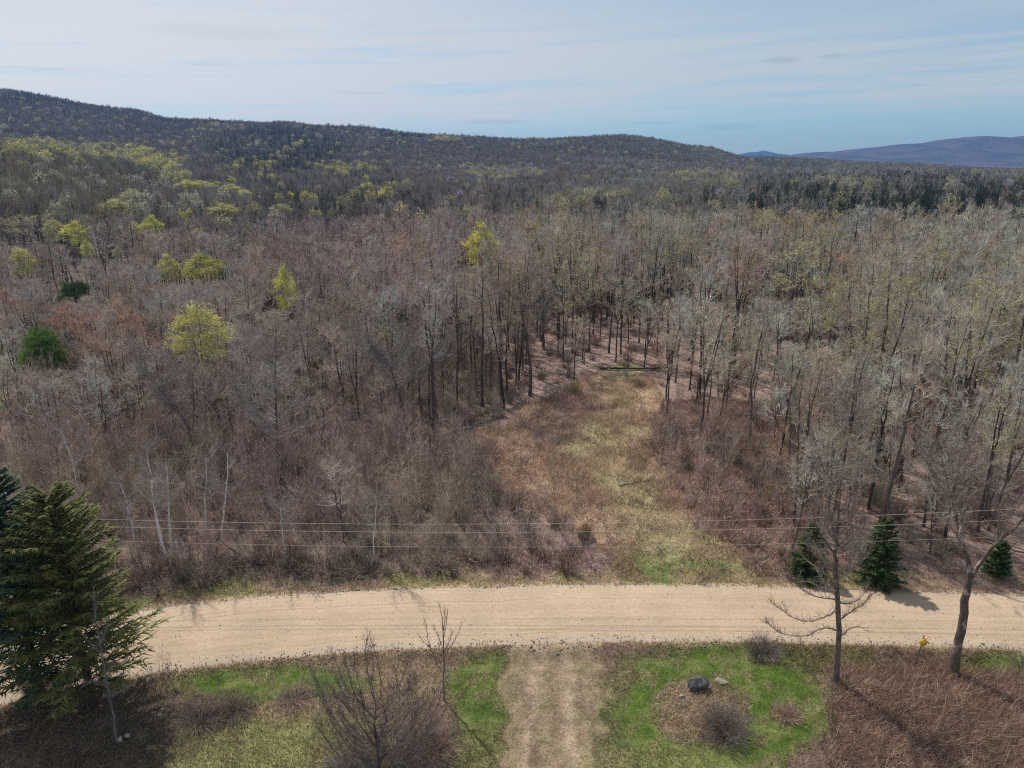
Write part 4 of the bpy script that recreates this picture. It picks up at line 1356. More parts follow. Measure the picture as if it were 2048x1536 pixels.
# ------------------------------------------------------------------ traced roadside trees
def traced(name, limbs, Y, base_r, label, mats, depth, twigs, seed, tint, group=None, fan=None, twl=(.25, .9), tw=.018, up=.5, nside=7):
    """limbs: list of (list of picture points, start radius, end radius, depth drift). Real round limbs in 3-D round the trunk plane."""
    global rng
    rng = np.random.default_rng(seed)
    T, C = Geo(), Geo()
    org = np.array(plane_at(*limbs[0][0][0], Y)); org[2] = float(terr(org[0], Y))
    ends = []; P0 = []; P1 = []; W = []
    for li, (pts, r0, r1, dd) in enumerate(limbs):
        P = []
        m = len(pts)
        for i, p in enumerate(pts):
            yy = Y + dd * (i / max(1, m - 1)) ** 1.2
            P.append(plane_at(p[0], p[1], yy))
        P = np.array(P)
        if li == 0: P[0][2] = org[2] - .3
        # densify smoothly
        t = np.linspace(0, m - 1, m * 3 - 2)
        Q = np.stack([np.interp(t, np.arange(m), P[:, k]) for k in range(3)], 1)
        Q[1:-1] = Q[1:-1] * .5 + (Q[:-2] + Q[2:]) * .25
        Q[1:-1] += rng.normal(size=(len(Q) - 2, 3)) * min(.03, r0 * .5)
        rr = np.linspace(r0, r1, len(Q))
        if li == 0: rr[0] *= 1.3; rr[1] *= 1.1
        Q = Q - org
        (T if r0 > .07 else C).tube(Q, rr, nside if r0 > .07 else 4, lump=.12 if r0 > .07 else 0)
        for i in range(len(Q) - 1):
            if rr[i] < .10: P0.append(Q[i]); P1.append(Q[i + 1]); W.append(np.linalg.norm(Q[i + 1] - Q[i]))
    P0 = np.array(P0); P1 = np.array(P1); W = np.array(W); W /= W.sum()
    k = rng.choice(len(P0), twigs, p=W); t = rng.random((twigs, 1))
    p = P0[k] * (1 - t) + P1[k] * t
    d = unit(P1[k] - P0[k])
    dd = unit(d * .8 + rng.normal(size=(twigs, 3)) * .6 + [0, 0, up])
    L = rng.uniform(*twl, twigs)
    q = p + dd * L[:, None] * .5; d2 = unit(dd + rng.normal(size=dd.shape) * .2 + [0, 0, up * .6]); e = q + d2 * L[:, None] * .55
    C.ribbons(p, q, e, tw * 1.2, tw * .8)
    kk = rng.integers(0, twigs, twigs * 2)
    C.tris(q[kk], unit(d2[kk] + rng.normal(size=(twigs * 2, 3)) * .5 + [0, 0, up * .4]), L[kk] * rng.uniform(.3, .7, twigs * 2), tw * .7)
    if fan: C.merge(fan, 0)
    pr = Proto([('trunk', T, [mats[0]]), ('crown', C, [mats[1]])], None, name)
    return put(name, pr, org[0], org[1], 1, 0, tint=tint, bark=(.12, .10, .085), label=label, group=group, z=org[2])


def auto_limbs(pts_axis, n, seed, rng_y, Ls, sag=.0, r=.035):
    """extra limbs leaving a traced axis: picture-space fans with depth"""
    g = np.random.default_rng(seed)
    out = []
    ax = np.array(pts_axis, float)
    for i in range(n):
        y = g.uniform(*rng_y)
        x = np.interp(-y, -ax[:, 1], ax[:, 0])
        sgn = g.choice([-1, 1]); L = g.uniform(*Ls) * (0.5 + .5 * (y - ax[-1, 1]) / (ax[0, 1] - ax[-1, 1]))
        rise = g.uniform(.5, 1.3)
        p = [(x, y), (x + sgn * L * .35, y - L * .2 * rise + sag * L * .3), (x + sgn * L * .7, y - L * .6 * rise + sag * L * .35), (x + sgn * L * .95, y - L * 1.15 * rise + sag * L * .2)]
        out.append((p, r * (.6 + L / 160), .008, g.uniform(-3, 3)))
    return out


# roadside tree with drooping then upturned boughs
x, YA = ground_at(1672, 1366)
axA = [(1672, 1366), (1676, 1290), (1675, 1200), (1672, 1120), (1672, 1080), (1678, 1040), (1680, 990), (1682, 950)]
LA = [(axA, .20, .02, 0.5)]
for pts, r, dd in (
        ([(1676, 1262), (1655, 1253), (1635, 1262), (1612, 1272), (1580, 1273), (1550, 1262), (1530, 1240)], .05, -1.5),
        ([(1674, 1222), (1655, 1232), (1625, 1242), (1600, 1242), (1565, 1222), (1540, 1200)], .05, 1.0),
        ([(1673, 1200), (1650, 1195), (1620, 1190), (1595, 1170), (1570, 1150)], .045, -2.5),
        ([(1673, 1182), (1650, 1178), (1620, 1165), (1580, 1155), (1550, 1150)], .045, 2.0),
        ([(1672, 1165), (1640, 1140), (1610, 1118), (1590, 1095)], .045, 2.5),
        ([(1673, 1150), (1650, 1135), (1625, 1105), (1612, 1075)], .045, -2.5),
        ([(1678, 1205), (1700, 1210), (1725, 1195), (1738, 1165)], .045, 1.5),
        ([(1678, 1240), (1700, 1225), (1725, 1212), (1742, 1190)], .04, -2.0),
        ([(1677, 1275), (1695, 1262), (1715, 1250), (1735, 1262)], .035, -1.0),
        ([(1672, 1110), (1650, 1085), (1630, 1050), (1622, 1010)], .06, 1.0),
        ([(1672, 1085), (1655, 1060), (1645, 1020), (1642, 985)], .05, -2.0),
        ([(1672, 1100), (1692, 1075), (1712, 1052), (1728, 1020)], .055, 1.5),
        ([(1674, 1075), (1695, 1050), (1705, 1020), (1712, 985)], .05, -2.0),
        ([(1673, 1090), (1660, 1040), (1655, 1000), (1660, 960)], .05, 2.0)):
    LA.append((pts, r * 1.3, .012, dd))
LA += auto_limbs(axA, 26, 5, (960, 1180), (40, 110), .1, .03)
traced('roadside_tree', LA, YA, .2, 'bare roadside tree with low boughs curving down and up over the gravel', (M_BARK, M_TWIG), 3, 3600, 61, (.24, .20, .17), twl=(.25, .85), group='bare trees on the near verge')

# leaning forked tree
x, YB_ = ground_at(1907, 1347)
axB = [(1907, 1347), (1912, 1300), (1925, 1240), (1930, 1200), (1938, 1160)]
LB = [(axB, .30, .20, .4)]
for pts, r0, r1, dd in (
        ([(1938, 1160), (1940, 1130), (1930, 1100), (1920, 1070), (1912, 1030), (1900, 990), (1888, 940), (1880, 890)], .15, .02, 1.0),
        ([(1938, 1160), (1950, 1140), (1975, 1108), (1993, 1085), (2015, 1070), (2040, 1045), (2075, 1010)], .15, .04, -.8),
        ([(1993, 1085), (2005, 1060), (2018, 1035), (2035, 1015), (2060, 985)], .07, .02, -1.5),
        ([(1993, 1085), (1998, 1055), (1998, 1020), (1996, 985)], .065, .02, -.5),
        ([(1998, 1030), (2006, 1018), (2014, 1005)], .04, .015, -.5),
        ([(1920, 1070), (1926, 1035), (1935, 1000), (1945, 950), (1952, 900)], .09, .015, 2.0),
        ([(1912, 1030), (1895, 1010), (1880, 975), (1862, 940)], .05, .01, -1.5),
        ([(1926, 1035), (1912, 1000), (1915, 950), (1925, 905)], .06, .01, 1.0),
        ([(1900, 990), (1885, 965), (1880, 930), (1865, 895)], .05, .01, 2.0),
        ([(1930, 1100), (1915, 1075), (1900, 1050), (1880, 1030)], .04, .01, -2.0),
        ([(1935, 1000), (1950, 985), (1965, 960), (1975, 930)], .045, .01, 0.0)):
    LB.append((pts, r0, r1, dd))
LB += auto_limbs([(1930, 1100), (1912, 1030), (1888, 940), (1880, 880)], 20, 8, (890, 1050), (40, 120), 0, .03)
traced('roadside_tree', LB, YB_, .3, 'leaning patchy-barked tree forked into a dark and a pale limb', (M_PALEBARK, M_TWIG), 3, 2300, 62, (.30, .25, .21), twl=(.3, 1.0), group='bare trees on the near verge', nside=9)

# small upright tree beside the driveway
x, YC = ground_at(887, 1400)
LC = [([(887, 1400), (886, 1340), (887, 1290), (885, 1250), (878, 1206)], .07, .01, .2)]
for pts, r, dd in (([(884, 1345), (870, 1318), (858, 1290), (852, 1255), (850, 1235)], .03, -.4), ([(887, 1310), (905, 1290), (918, 1265), (923, 1245)], .025, .5), ([(862, 1298), (848, 1285), (834, 1268)], .02, .3),
                   ([(887, 1298), (877, 1275), (866, 1252)], .02, -.6), ([(886, 1280), (893, 1250), (896, 1218)], .022, .3), ([(886, 1265), (890, 1240), (889, 1215)], .018, -.3), ([(887, 1305), (900, 1280), (905, 1262)], .02, -.6)):
    LC.append((pts, r, .006, dd))
traced('young_tree', LC, YC, .07, 'small upright leafless tree between the driveway and the dark shrub', (M_BARK, M_TWIG), 1, 420, 63, (.22, .18, .15), twl=(.15, .5), tw=.014, up=.8, group='bare trees on the near verge', nside=6)

# pale young birch in front of the big evergreens
x, YD = ground_at(233, 1480)
LD = [([(233, 1480), (221, 1400), (208, 1330), (199, 1280), (191, 1230), (186, 1180)], .062, .012, .3)]
for pts, r, dd in (([(212, 1372), (190, 1362), (168, 1366)], .02, -.6), ([(208, 1345), (230, 1330), (255, 1322)], .02, .5), ([(203, 1310), (185, 1290), (170, 1275)], .02, .4), ([(200, 1290), (212, 1262), (218, 1240)], .02, -.4), ([(216, 1395), (240, 1385), (265, 1372)], .02, -.8)):
    LD.append((pts, r, .006, dd))
traced('birch_tree', LD, YD, .09, 'thin pale birch in front of the big evergreens', (M_GREYBIRCH, M_TWIG), 1, 800, 64, (.26, .23, .21), twl=(.2, .6), tw=.014, up=.5, nside=6)

# old trees traced inside the wood
for nm, pts, r, extra, lab, sd_ in (
        ('dark_trunk_tree', [(1060, 790), (1062, 740), (1055, 690), (1045, 640), (1040, 590), (1036, 540)], .26, (560, 700), 'thick dark-trunked tree standing alone at the clearing head', 71),
        ('bent_tree', [(815, 868), (805, 820), (796, 780), (782, 740), (765, 705), (745, 700)], .16, (700, 780), 'bent dark tree arching over the near edge of the scrub', 72),
        ('bent_tree', [(845, 830), (838, 790), (838, 750), (842, 715)], .14, (720, 780), 'wavy-trunked dark tree beside the arching one', 73),
        ('big_spreading_tree', [(385, 905), (383, 870), (375, 850), (350, 815), (320, 780), (300, 750)], .24, (700, 840), 'large spreading tree with pale low limbs in the scrub', 74),
        ('straight_tree', [(562, 968), (558, 920), (553, 870), (552, 820), (550, 760), (553, 700)], .19, (700, 880), 'straight dark trunk rising alone from the thicket', 75),
        ('middle_stand_tree', [(1655, 1030), (1662, 960), (1668, 900), (1672, 860), (1668, 800), (1662, 757)], .2, (770, 960), 'grey tree rising directly behind the roadside boughs', 76)):
    x, Yq = ground_at(*pts[0])
    limbs = [(pts, r, .04, .5)]
    limbs += auto_limbs(pts, 30, sd_, extra, (40, 130), 0, .05)
    if sd_ == 74:
        for q in ([(385, 890), (400, 840), (430, 800), (455, 760)], [(384, 880), (388, 820), (385, 760), (390, 700)], [(383, 870), (350, 840), (330, 790), (325, 740)], [(385, 880), (420, 850), (455, 830), (485, 800)]):
            limbs.append((q, .11, .02, sd_ % 3))
    traced(nm, limbs, Yq, r, lab, (M_BARK, M_TWIG), 3, 1900, sd_, (.33, .29, .27) if sd_ != 71 else (.25, .22, .2), twl=(.5, 1.8), tw=.03, up=.6, group='old trees one can single out in the wood')

# white birches in the thicket
BG = 'white birches in the thicket by the road'
for i, (b, t, lab) in enumerate((((333, 1118), (293, 905), 'forked white birch, brightest stem of the thicket'), ((343, 1125), (332, 925), 'straight white birch right beside the brightest stem'),
                     ((275, 1110), (240, 965), 'slim leaning white birch next to the evergreens'), ((416, 1095), (412, 915), 'pale slender birch above the upper wire'), ((322, 1100), (300, 960), 'greyish birch crossing behind the brightest stem'),
                     ((440, 1080), (455, 905), 'thin crooked birch at the thicket middle'), ((575, 1120), (560, 1010), 'short white birch stem rising beside the wires'), ((745, 1125), (752, 1000), 'lone thin white stem among purple saplings'),
                     ((165, 1010), (120, 860), 'pale birch stem behind the top of the olive pine'))):
    x, Yq = ground_at(*b)
    mid = ((b[0] + t[0]) / 2 + (i % 3 - 1) * 5, (b[1] + t[1]) / 2)
    limbs = [([b, ((b[0] + mid[0]) / 2, (b[1] + mid[1]) / 2), mid, ((t[0] + mid[0]) / 2 + 2, (t[1] + mid[1]) / 2), t], .115 if i < 3 else .085, .035, .4)]
    if i == 0: limbs.append(([mid, (mid[0] + 15, mid[1] - 30), (mid[0] + 28, mid[1] - 62)], .05, .02, .5))
    limbs += auto_limbs([b, mid, t], 12, 200 + i, (t[1] - 10, (b[1] + t[1]) / 2), (25, 60), 0, .02)
    traced('birch_tree', limbs, Yq, .09, lab, (M_BIRCH, M_TWIG), 1, 500, 80 + i, (.36, .31, .29), twl=(.3, 1.1), tw=.018, up=.6, group=BG, nside=5)


# ------------------------------------------------------------------ saplings, undergrowth, shrubs
def thicket():
    g = np.random.default_rng(17)
    X, Y = grid_points(44, 130, 1.25, 38, .95, 21)
    Z = terr(X, Y); bx, by = to_px(X, Y, Z); rd = road_dist(X, Y)
    u = g.random(len(X))
    inT = (bx < 1235) & (by > 900) & (rd > 5.6) & ~inpoly(bx, by, CLEAR)
    inT2 = (bx < 1000) & (by > 700) & (by <= 900)
    inR = (bx > 1300) & (rd > 5.8) & (by > 800) & ~inpoly(bx, by, CLEAR)
    inC = inpoly(bx, by, CLEAR) & ((bx < 1160) | ((by < 880) & (bx < 1270)))
    keep = (inT & (u < np.where((bx > 200) & (bx < 640) & (by > 1050), .30, .62))) | (inT2 & (u < .20)) | (inC & (u < np.where((bx < 1175) & (by > 930), .38, .13))) | (inR & (u < .26) & ~((bx > 1780) & (by > 1040) & (u > .05)))
    for sx, sy in ((1750, 1160), (1612, 1148), (1992, 1145)):
        q = ground_at(sx, sy); keep &= np.hypot(X - q[0], Y - q[1]) > 1.9
    X, Y, Z, bx, by, rd = [a[keep] for a in (X, Y, Z, bx, by, rd)]
    n = len(X)
    s = g.uniform(.7, 1.25, n) * np.clip(.62 + (rd - 5) * .03, .6, 1.0)
    s = np.where(bx > 1300, s * .75, s)
    s = np.where((bx > 950) & (bx < 1300), s * .72, s)
    s = np.where(inpoly(bx, by, CLEAR), s * .6, s)
    tint = np.where((fbm(X, Y, 9, 33, 2) > .48)[:, None], [.45, .345, .305], [.47, .38, .295]) * g.uniform(.75, 1.3, n)[:, None]
    vis = (bx > 0) & (bx < 2048) & (by > 0)
    order = np.argsort(np.where(vis, np.hypot(X, Y) / s, 1e9))
    hs = 4.6 * s / np.hypot(X, Y)
    for c in order[:280]:
        if bx[c] < 1235: where = 'in the thicket along the far side of the gravel road' if by[c] > 1080 else 'deeper inside the roadside thicket'
        else: where = 'on the brown slope beside the grass clearing' if bx[c] < 1600 else 'under the trees near the roadside spruces'
        look = ('pale' if tint[c].mean() > .38 else 'dark') + (' purplish' if tint[c][2] > .9 * tint[c][1] else ' tan-brown')
        sz = 'tall' if s[c] > .85 else 'short'
        lab = f'{sz} {look} clump of leafless saplings {where}'
        oo = put('sapling_clump', SAP[int(g.integers(4))], X[c], Y[c], s[c], g.uniform(0, 6.28), tint=tuple(tint[c]), label='x', cat='saplings', z=Z[c])
        LOOKS.append((oo, f'{sz} {look} sapling clump', float(bx[c]), float(by[c]) - 30, 'leafless sapling clumps'))
    k = order[280:]
    stuff('sapling_thicket', 'dense mass of leafless saplings behind the first rows', 'saplings', np.stack([X[k], Y[k], Z[k]], 1), g.uniform(0, 6.28, len(k)), np.repeat(s[k][:, None], 3, 1), tint[k], (.1, .09, .08), (.2, .2, .1), SAP)
    # low brush under everything
    X, Y = grid_points(44, 175, 1.9, 38, .95, 23)
    Z = terr(X, Y); bx, by = to_px(X, Y, Z); rd = road_dist(X, Y); u = g.random(len(X))
    fl = inpoly(bx, by, FLOOR)
    keep = (rd > 4.9) & ~inpoly(bx, by, CLEAR) & (u < np.where(fl, .2, np.where(bx > 1600, .62, .8)))
    keep &= ~inpoly(bx, by, [(-300, 700), (30, 715), (40, 800), (-300, 830)])
    X, Y, Z, bx, by = [a[keep] for a in (X, Y, Z, bx, by)]
    n = len(X)
    s = g.uniform(.7, 1.7, n)
    tint = np.where((fbm(X, Y, 12, 36, 2) > .5)[:, None], [.27, .185, .15], [.28, .225, .175]) * g.uniform(.55, 1.45, n)[:, None]
    stuff('undergrowth', 'low leafless undergrowth covering the woodland floor', 'undergrowth', np.stack([X, Y, Z], 1), g.uniform(0, 6.28, n), np.stack([s, s, s], 1), tint, (.1, .09, .08), (.2, .2, .1), BRUSH)


thicket()


def one_shrub(name, geo, px, py, tint, label, group=None, z=None, leaf=None):
    x, y = ground_at(px, py)
    p = Proto([('stems', geo, [M_TWIG])], None, name)
    o = put(name, p, x, y, 1, 0, tint=tint, label=label, cat='shrub', group=group)
    return o


SG = 'leafless shrubs on the near verge'
one_shrub('round_shrub', shrub(301, h=2.0, rad=1.75, n=330, w=.017, sub=9, upb=1.0), 1447, 1468, (.19, .155, .135), 'round dark twiggy shrub in the grass ring below the boulder', SG)
# tall dark multi-stem shrub left of the driveway
T_ = Geo()
def big_shrub():
    x0, Ys = ground_at(758, 1560)
    limbs = [([(758, 1560), (757, 1520), (752, 1480), (748, 1450)], .10, .06, .2), ([(748, 1450), (752, 1410), (742, 1370), (748, 1320), (738, 1285)], .045, .01, .6), ([(752, 1480), (728, 1430), (722, 1380), (708, 1330), (712, 1300)], .045, .01, -.7), ([(752, 1490), (790, 1450), (808, 1400), (822, 1350)], .045, .01, .9)]
    for pts, r, dd in (([(757, 1500), (720, 1450), (690, 1410), (665, 1385), (650, 1360)], .05, -.6), ([(755, 1480), (775, 1440), (760, 1400), (762, 1350), (752, 1310), (740, 1275)], .05, .5), ([(745, 1390), (735, 1350), (730, 1300), (735, 1275)], .04, -.5),
                       ([(750, 1440), (770, 1420), (790, 1395), (800, 1385), (790, 1350), (797, 1320)], .045, .8), ([(797, 1390), (780, 1375), (775, 1360)], .03, .5), ([(757, 1500), (700, 1470), (680, 1430), (672, 1395)], .045, .8), ([(750, 1440), (715, 1400), (700, 1360), (690, 1320)], .045, -1.0),
                       ([(758, 1520), (800, 1480), (830, 1450), (850, 1410)], .05, -.5), ([(758, 1540), (820, 1520), (860, 1490)], .04, .6), ([(757, 1520), (700, 1510), (660, 1490), (640, 1460)], .04, -.8), ([(758, 1530), (780, 1480), (815, 1430), (825, 1380)], .04, 1.2)):
        limbs.append((pts, r, .008, dd))
    limbs += auto_limbs([(758, 1545), (750, 1440), (742, 1360)], 40, 9, (1400, 1550), (90, 150), .25, .02)
    traced('dark_shrub', limbs, Ys, .1, 'tall dark tangled shrub with crooked stems beside the driveway', (M_BARK, M_TWIG), 2, 4200, 91, (.22, .18, .16), twl=(.25, .9), tw=.016, up=.5, group=SG, nside=6, fan=shrub(400, h=3.3, rad=3.3, n=280, w=.018, sub=9))
big_shrub()
one_shrub('pinkish_shrub', shrub(302, h=2.6, rad=2.2, n=330, w=.016, sub=9), 862, 1500, (.36, .25, .205), 'broad pinkish-brown shrub under the small upright tree', SG)
one_shrub('low_shrub', shrub(303, h=1.5, rad=1.6, n=260, w=.016, sub=8), 690, 1560, (.29, .25, .235), 'low greyish shrub in front of the dark tangled one', SG)
one_shrub('low_shrub', shrub(304, h=1.2, rad=1.9, n=260, w=.017, sub=8), 400, 1440, (.19, .145, .13), 'low dark brown shrub on the bank beyond the pale birch', SG)
one_shrub('low_shrub', shrub(305, h=1.1, rad=1.6, n=220, w=.017, sub=8), 470, 1425, (.22, .165, .15), 'flattened brown shrub below the bright grass strip', SG)
one_shrub('low_shrub', shrub(306, h=1.0, rad=1.5, n=220, w=.016, sub=8), 590, 1400, (.36, .27, .23), 'pale pinkish low brush at the end of the grass strip', SG)
one_shrub('low_shrub', shrub(307, h=.9, rad=1.1, n=160, w=.016, sub=7), 1575, 1430, (.36, .25, .20), 'small pinkish tuft of brush on the outer lawn', SG)
one_shrub('low_shrub', shrub(308, h=1.6, rad=1.5, n=230, w=.017, sub=8), 1525, 1302, (.25, .20, .18), 'brownish brush where the lawn meets the gravel edge', SG)
one_shrub('edge_shrub', shrub(309, h=2.1, rad=1.7, n=90, w=.018, sub=6), 2052, 1330, (.27, .22, .18), 'thin grey bush at the picture edge by the road', SG)
for i, (px, py) in enumerate(((325, 1365), (312, 1372), (338, 1360))):
    one_shrub('roadside_sapling', sapling(320 + i, h=2.9 - .3 * i, stems=3, spread=.25, ntw=45, w=.014, fan=.2), px, py, (.28, .22, .17),
              ('tallest', 'leaning', 'shortest')[i] + ' of three thin brown saplings beside the road near the pale birch', 'thin brown saplings beside the road')
for i, (px, py, c, h, lab) in enumerate(((1600, 868, (.42, .40, .08), 4.0, 'yellow-budded bush at the foot of the forked trunk'), (1975, 940, (.36, .38, .08), 4.5, 'yellow-green budding bush under the leaning tree crown'),
                              (1150, 790, (.38, .32, .10), 2.6, 'small yellowish bush at the clearing head'), (1170, 1075, (.34, .25, .10), 1.6, 'ochre brush patch at the thicket edge'),
                              (1545, 1000, (.30, .23, .09), 2.2, 'ochre budding brush beside the brown slope'), (1470, 925, (.30, .30, .13), 1.8, 'pale green low bush on the brown slope'),
                              (850, 880, (.32, .24, .11), 2.0, 'mustard brush below the arching tree'), (1750, 1010, (.36, .33, .15), 4.0, 'light olive bush behind the roadside spruces'), (1890, 790, (.33, .38, .06), 3.0, 'vivid green tuft high in the hardwood stand'))):
    x, y = ground_at(px, py)
    gs = shrub(340 + i, h=h, rad=h * .45, n=90, w=.03, sub=5)
    B = Geo(); rng = np.random.default_rng(i)
    nb = 900
    u = unit(rng.normal(size=(nb, 3))); u[:, 2] = np.abs(u[:, 2])
    B.tris(u * rng.uniform(.4, 1, nb)[:, None] ** .5 * [h * .42, h * .42, h * .95], unit(rng.normal(size=(nb, 3))), rng.uniform(.07, .16, nb), rng.uniform(.05, .10, nb))
    p = Proto([('stems', gs, [M_TWIG]), ('foliage', B, [M_LEAF])], None, 'budding_bush')
    put('budding_bush', p, x, y, 1, i, tint=(.30, .27, .20), leaf=c, label=lab, cat='bush', group='bushes coming into leaf')


# ------------------------------------------------------------------ grass blades: real blades coloured like the ground they grow from
def blades(name, label, n, box, hgt, wid, fn, seed, lay=.5, colj=.35, mask=None):
    g = np.random.default_rng(seed)
    x = g.uniform(box[0], box[1], n); y = g.uniform(box[2], box[3], n)
    px, py = to_px(x, y, 0 * x)
    k = mask(x, y, px, py, g)
    x, y, px, py = x[k], y[k], px[k], py[k]
    n = len(x)
    c = fn(x, y, px, py)
    z = terr(x, y)
    hh = hgt(x, y, px, py, g)
    lean = g.normal(size=(n, 2)) * lay + np.array([.35, -.5]) * lay
    d = unit(np.stack([lean[:, 0], lean[:, 1], np.ones(n)], 1))
    c = c * g.uniform(1 - colj, 1 + colj, n)[:, None]
    G_ = Geo()
    global rng
    rng = g
    G_.tris(np.stack([x, y, z - .02], 1), d, hh, wid * g.uniform(.7, 1.3, n), col=np.clip(c, .01, .9))
    o = link(name, G_.mesh(name, [M_BLADE], True)); tag(o, label, 'grass', None, 'stuff')


def near_mask(x, y, px, py, g):
    rd = road_dist(x, y)
    dr = (drive(px, py, fbm(x, y, 2.6, 21, 4), fbm(x, y, 1.0, 60, 3)) > .5) & (py > 1280)
    return (rd < -3.25) & (px > -60) & (px < 2110) & (py < 1640) & ~(dr & (g.random(len(x)) > .30))


def near_h(x, y, px, py, g):
    n = len(x)
    h = g.uniform(.10, .26, n)
    lawn = groundcol(x, y); isg = lawn[:, 1] > lawn[:, 0] * 1.1
    h = np.where(isg, g.uniform(.05, .13, n), h)
    brush = (px > 1660) & (py > 1330)
    h = np.where(brush, g.uniform(.25, .75, n), h)
    h = np.where((py < 1345) & (px > 1500 + 160 * (fbm(x, y, 2, 77, 2) - .3)) & ~brush & ~isg, g.uniform(.2, .5, n), h)
    h = np.where(np.abs(px - 1105) < 95, np.minimum(h, .13), h)
    return h


def colfn(b):
    def f(x, y, px, py):
        c = groundcol(x, y)
        return c * b
    return f


def vergecol(x, y, px, py):
    c = groundcol(x, y)
    f = fbm(x, y, .7, 64, 3)
    g = np.random.default_rng(6); u = g.random(len(x))
    st = (u < .2)[:, None]
    c = np.where(st, np.array([.36, .31, .17]), c)
    return c * (.75 + .9 * f)[:, None]


blades('verge_grass', 'short green and dead tan grass on the near side of the road', 330000, (-36, 34, 25, 42.5), near_h, .032, vergecol, 51, colj=.5, mask=near_mask)


def brush_fn(x, y, px, py):
    g = np.random.default_rng(3)
    a = np.array([.36, .235, .195]); b = np.array([.52, .41, .30]); c = np.array([.18, .13, .11])
    f = fbm(x, y, 2.2, 44, 3)
    u = g.random(len(x))
    col = np.where((u < .4)[:, None], a, np.where((u < .72)[:, None], b, c))
    k = fbm(x, y, 1.1, 86, 3)
    return col * 1.2 * (.45 + 1.1 * k)[:, None]


blades('bramble_bank', 'tangle of reddish-brown brambles and straw on the bank by the leaning tree', 70000, (14, 36, 25, 40), lambda x, y, px, py, g: g.uniform(.4, 1.25, len(x)), .028, brush_fn, 52, lay=1.2,
       mask=lambda x, y, px, py, g: (px > 1640 + 40 * vnoise(x, y, 1.5, 2)) & (py > 1335 + 30 * vnoise(x, y, 1.2, 5)) & (px < 2110) & (py < 1640))
blades('near_scrub', 'tangle of brown stalks under and beside the near shrubs', 60000, (-32, 3, 24, 40), lambda x, y, px, py, g: g.uniform(.25, .8, len(x)), .024, lambda x, y, px, py: brush_fn(x, y, px, py) * np.where(px < 330, .6, .9)[:, None], 53, lay=.9,
       mask=lambda x, y, px, py, g: (((px > 620) & (px < 905) & (py > 1400)) | ((px < 480) & (py > 1375) & (py < 1520)) | ((px > 440) & (px < 700) & (py > 1385) & (py < 1430)) | ((px < 330) & (py > 1330))) & (road_dist(x, y) < -3.3) & (g.random(len(x)) < fbm(x, y, 1.6, 46, 2) * 1.3))
blades('bed_weeds', 'dry pale weeds round the boulder inside the grass ring', 16000, (7, 18, 29, 37), lambda x, y, px, py, g: g.uniform(.15, .5, len(x)), .022, lambda x, y, px, py: brush_fn(x, y, px, py) * 1.25, 54, lay=.8,
       mask=lambda x, y, px, py, g: (((px - 1400) / 100) ** 2 + ((py - 1425) / 76) ** 2 < 1))


def far_verge_mask(x, y, px, py, g):
    rd = road_dist(x, y)
    return (rd > 3.35) & (rd < 7.5 + 2 * vnoise(x, y, 3, 3)) & (px > -60) & (px < 2110) & ~((px > 1290) & (px < 1500) & (g.random(len(x)) < .4))


blades('far_verge_grass', 'long dead straw and green grass along the far road edge', 150000, (-42, 44, 40, 60), lambda x, y, px, py, g: g.uniform(.15, .55, len(x)) * np.where((px > 1280) & (px < 1510), .5, 1), .04,
       colfn(1.25), 55, lay=.8, mask=far_verge_mask)


def clr_fn(x, y, px, py):
    g = np.random.default_rng(4)
    base = groundcol(x, y)
    u = g.random(len(x)); f = fbm(x, y, 4, 48, 3)
    isg = base[:, 1] > base[:, 0] * .97
    red = np.array([.40, .27, .215]); straw = np.array([.60, .47, .34])
    col = np.where((u < np.clip((f - .35) * 2.6, .1, .85))[:, None], straw, red)
    k = fbm(x, y, 1.4, 83, 3)
    return np.where(isg[:, None], base * (.7 + .9 * k)[:, None], col * (.35 + 1.3 * k)[:, None])


blades('clearing_weeds', 'tall reddish-brown weeds and straw filling the clearing', 300000, (-22, 34, 46, 135), lambda x, y, px, py, g: g.uniform(.35, 1.15, len(x)) * np.where(groundcol(x, y)[:, 1] > groundcol(x, y)[:, 0] * .97, .33, 1) * np.clip(fbm(x, y, 3, 9, 2) * 1.7, .3, 1.3), .055,
       clr_fn, 56, lay=.55, mask=lambda x, y, px, py, g: inpoly(px, py, CLEAR) & (road_dist(x, y) > 3.6))
blades('slope_weeds', 'reddish-brown weeds on the slope beside the clearing', 130000, (8, 44, 48, 100), lambda x, y, px, py, g: g.uniform(.3, .95, len(x)), .05,
       lambda x, y, px, py: brush_fn(x, y, px, py) * [.98, .92, .92], 57, lay=.6, mask=lambda x, y, px, py, g: (px > 1290) & (px < 1640) & (py > 800) & (road_dist(x, y) > 5) & ~inpoly(px, py, CLEAR))


# ------------------------------------------------------------------ rocks, logs
def rock_mat(name, c1, c2):
    m, nt, b = mat_new(name)
    L = nt.links.new; N = lambda t, **k: mknode(nt, t, **k)
    tc = N('ShaderNodeTexCoord'); n = N('ShaderNodeTexNoise'); n.inputs['Scale'].default_value = 4; n.inputs['Detail'].default_value = 9; n.inputs['Roughness'].default_value = .7
    L(tc.outputs['Object'], n.inputs['Vector'])
    cr = N('ShaderNodeValToRGB'); L(n.outputs[0], cr.inputs[0])
    cr.color_ramp.elements[0].position = .35; cr.color_ramp.elements[0].color = (*c1, 1); cr.color_ramp.elements[1].position = .68; cr.color_ramp.elements[1].color = (*c2, 1)
    L(cr.outputs[0], b.inputs['Base Color'])
    bp = N('ShaderNodeBump'); bp.inputs['Distance'].default_value = .06; L(n.outputs[0], bp.inputs['Height']); L(bp.outputs[0], b.inputs['Normal'])
    return m


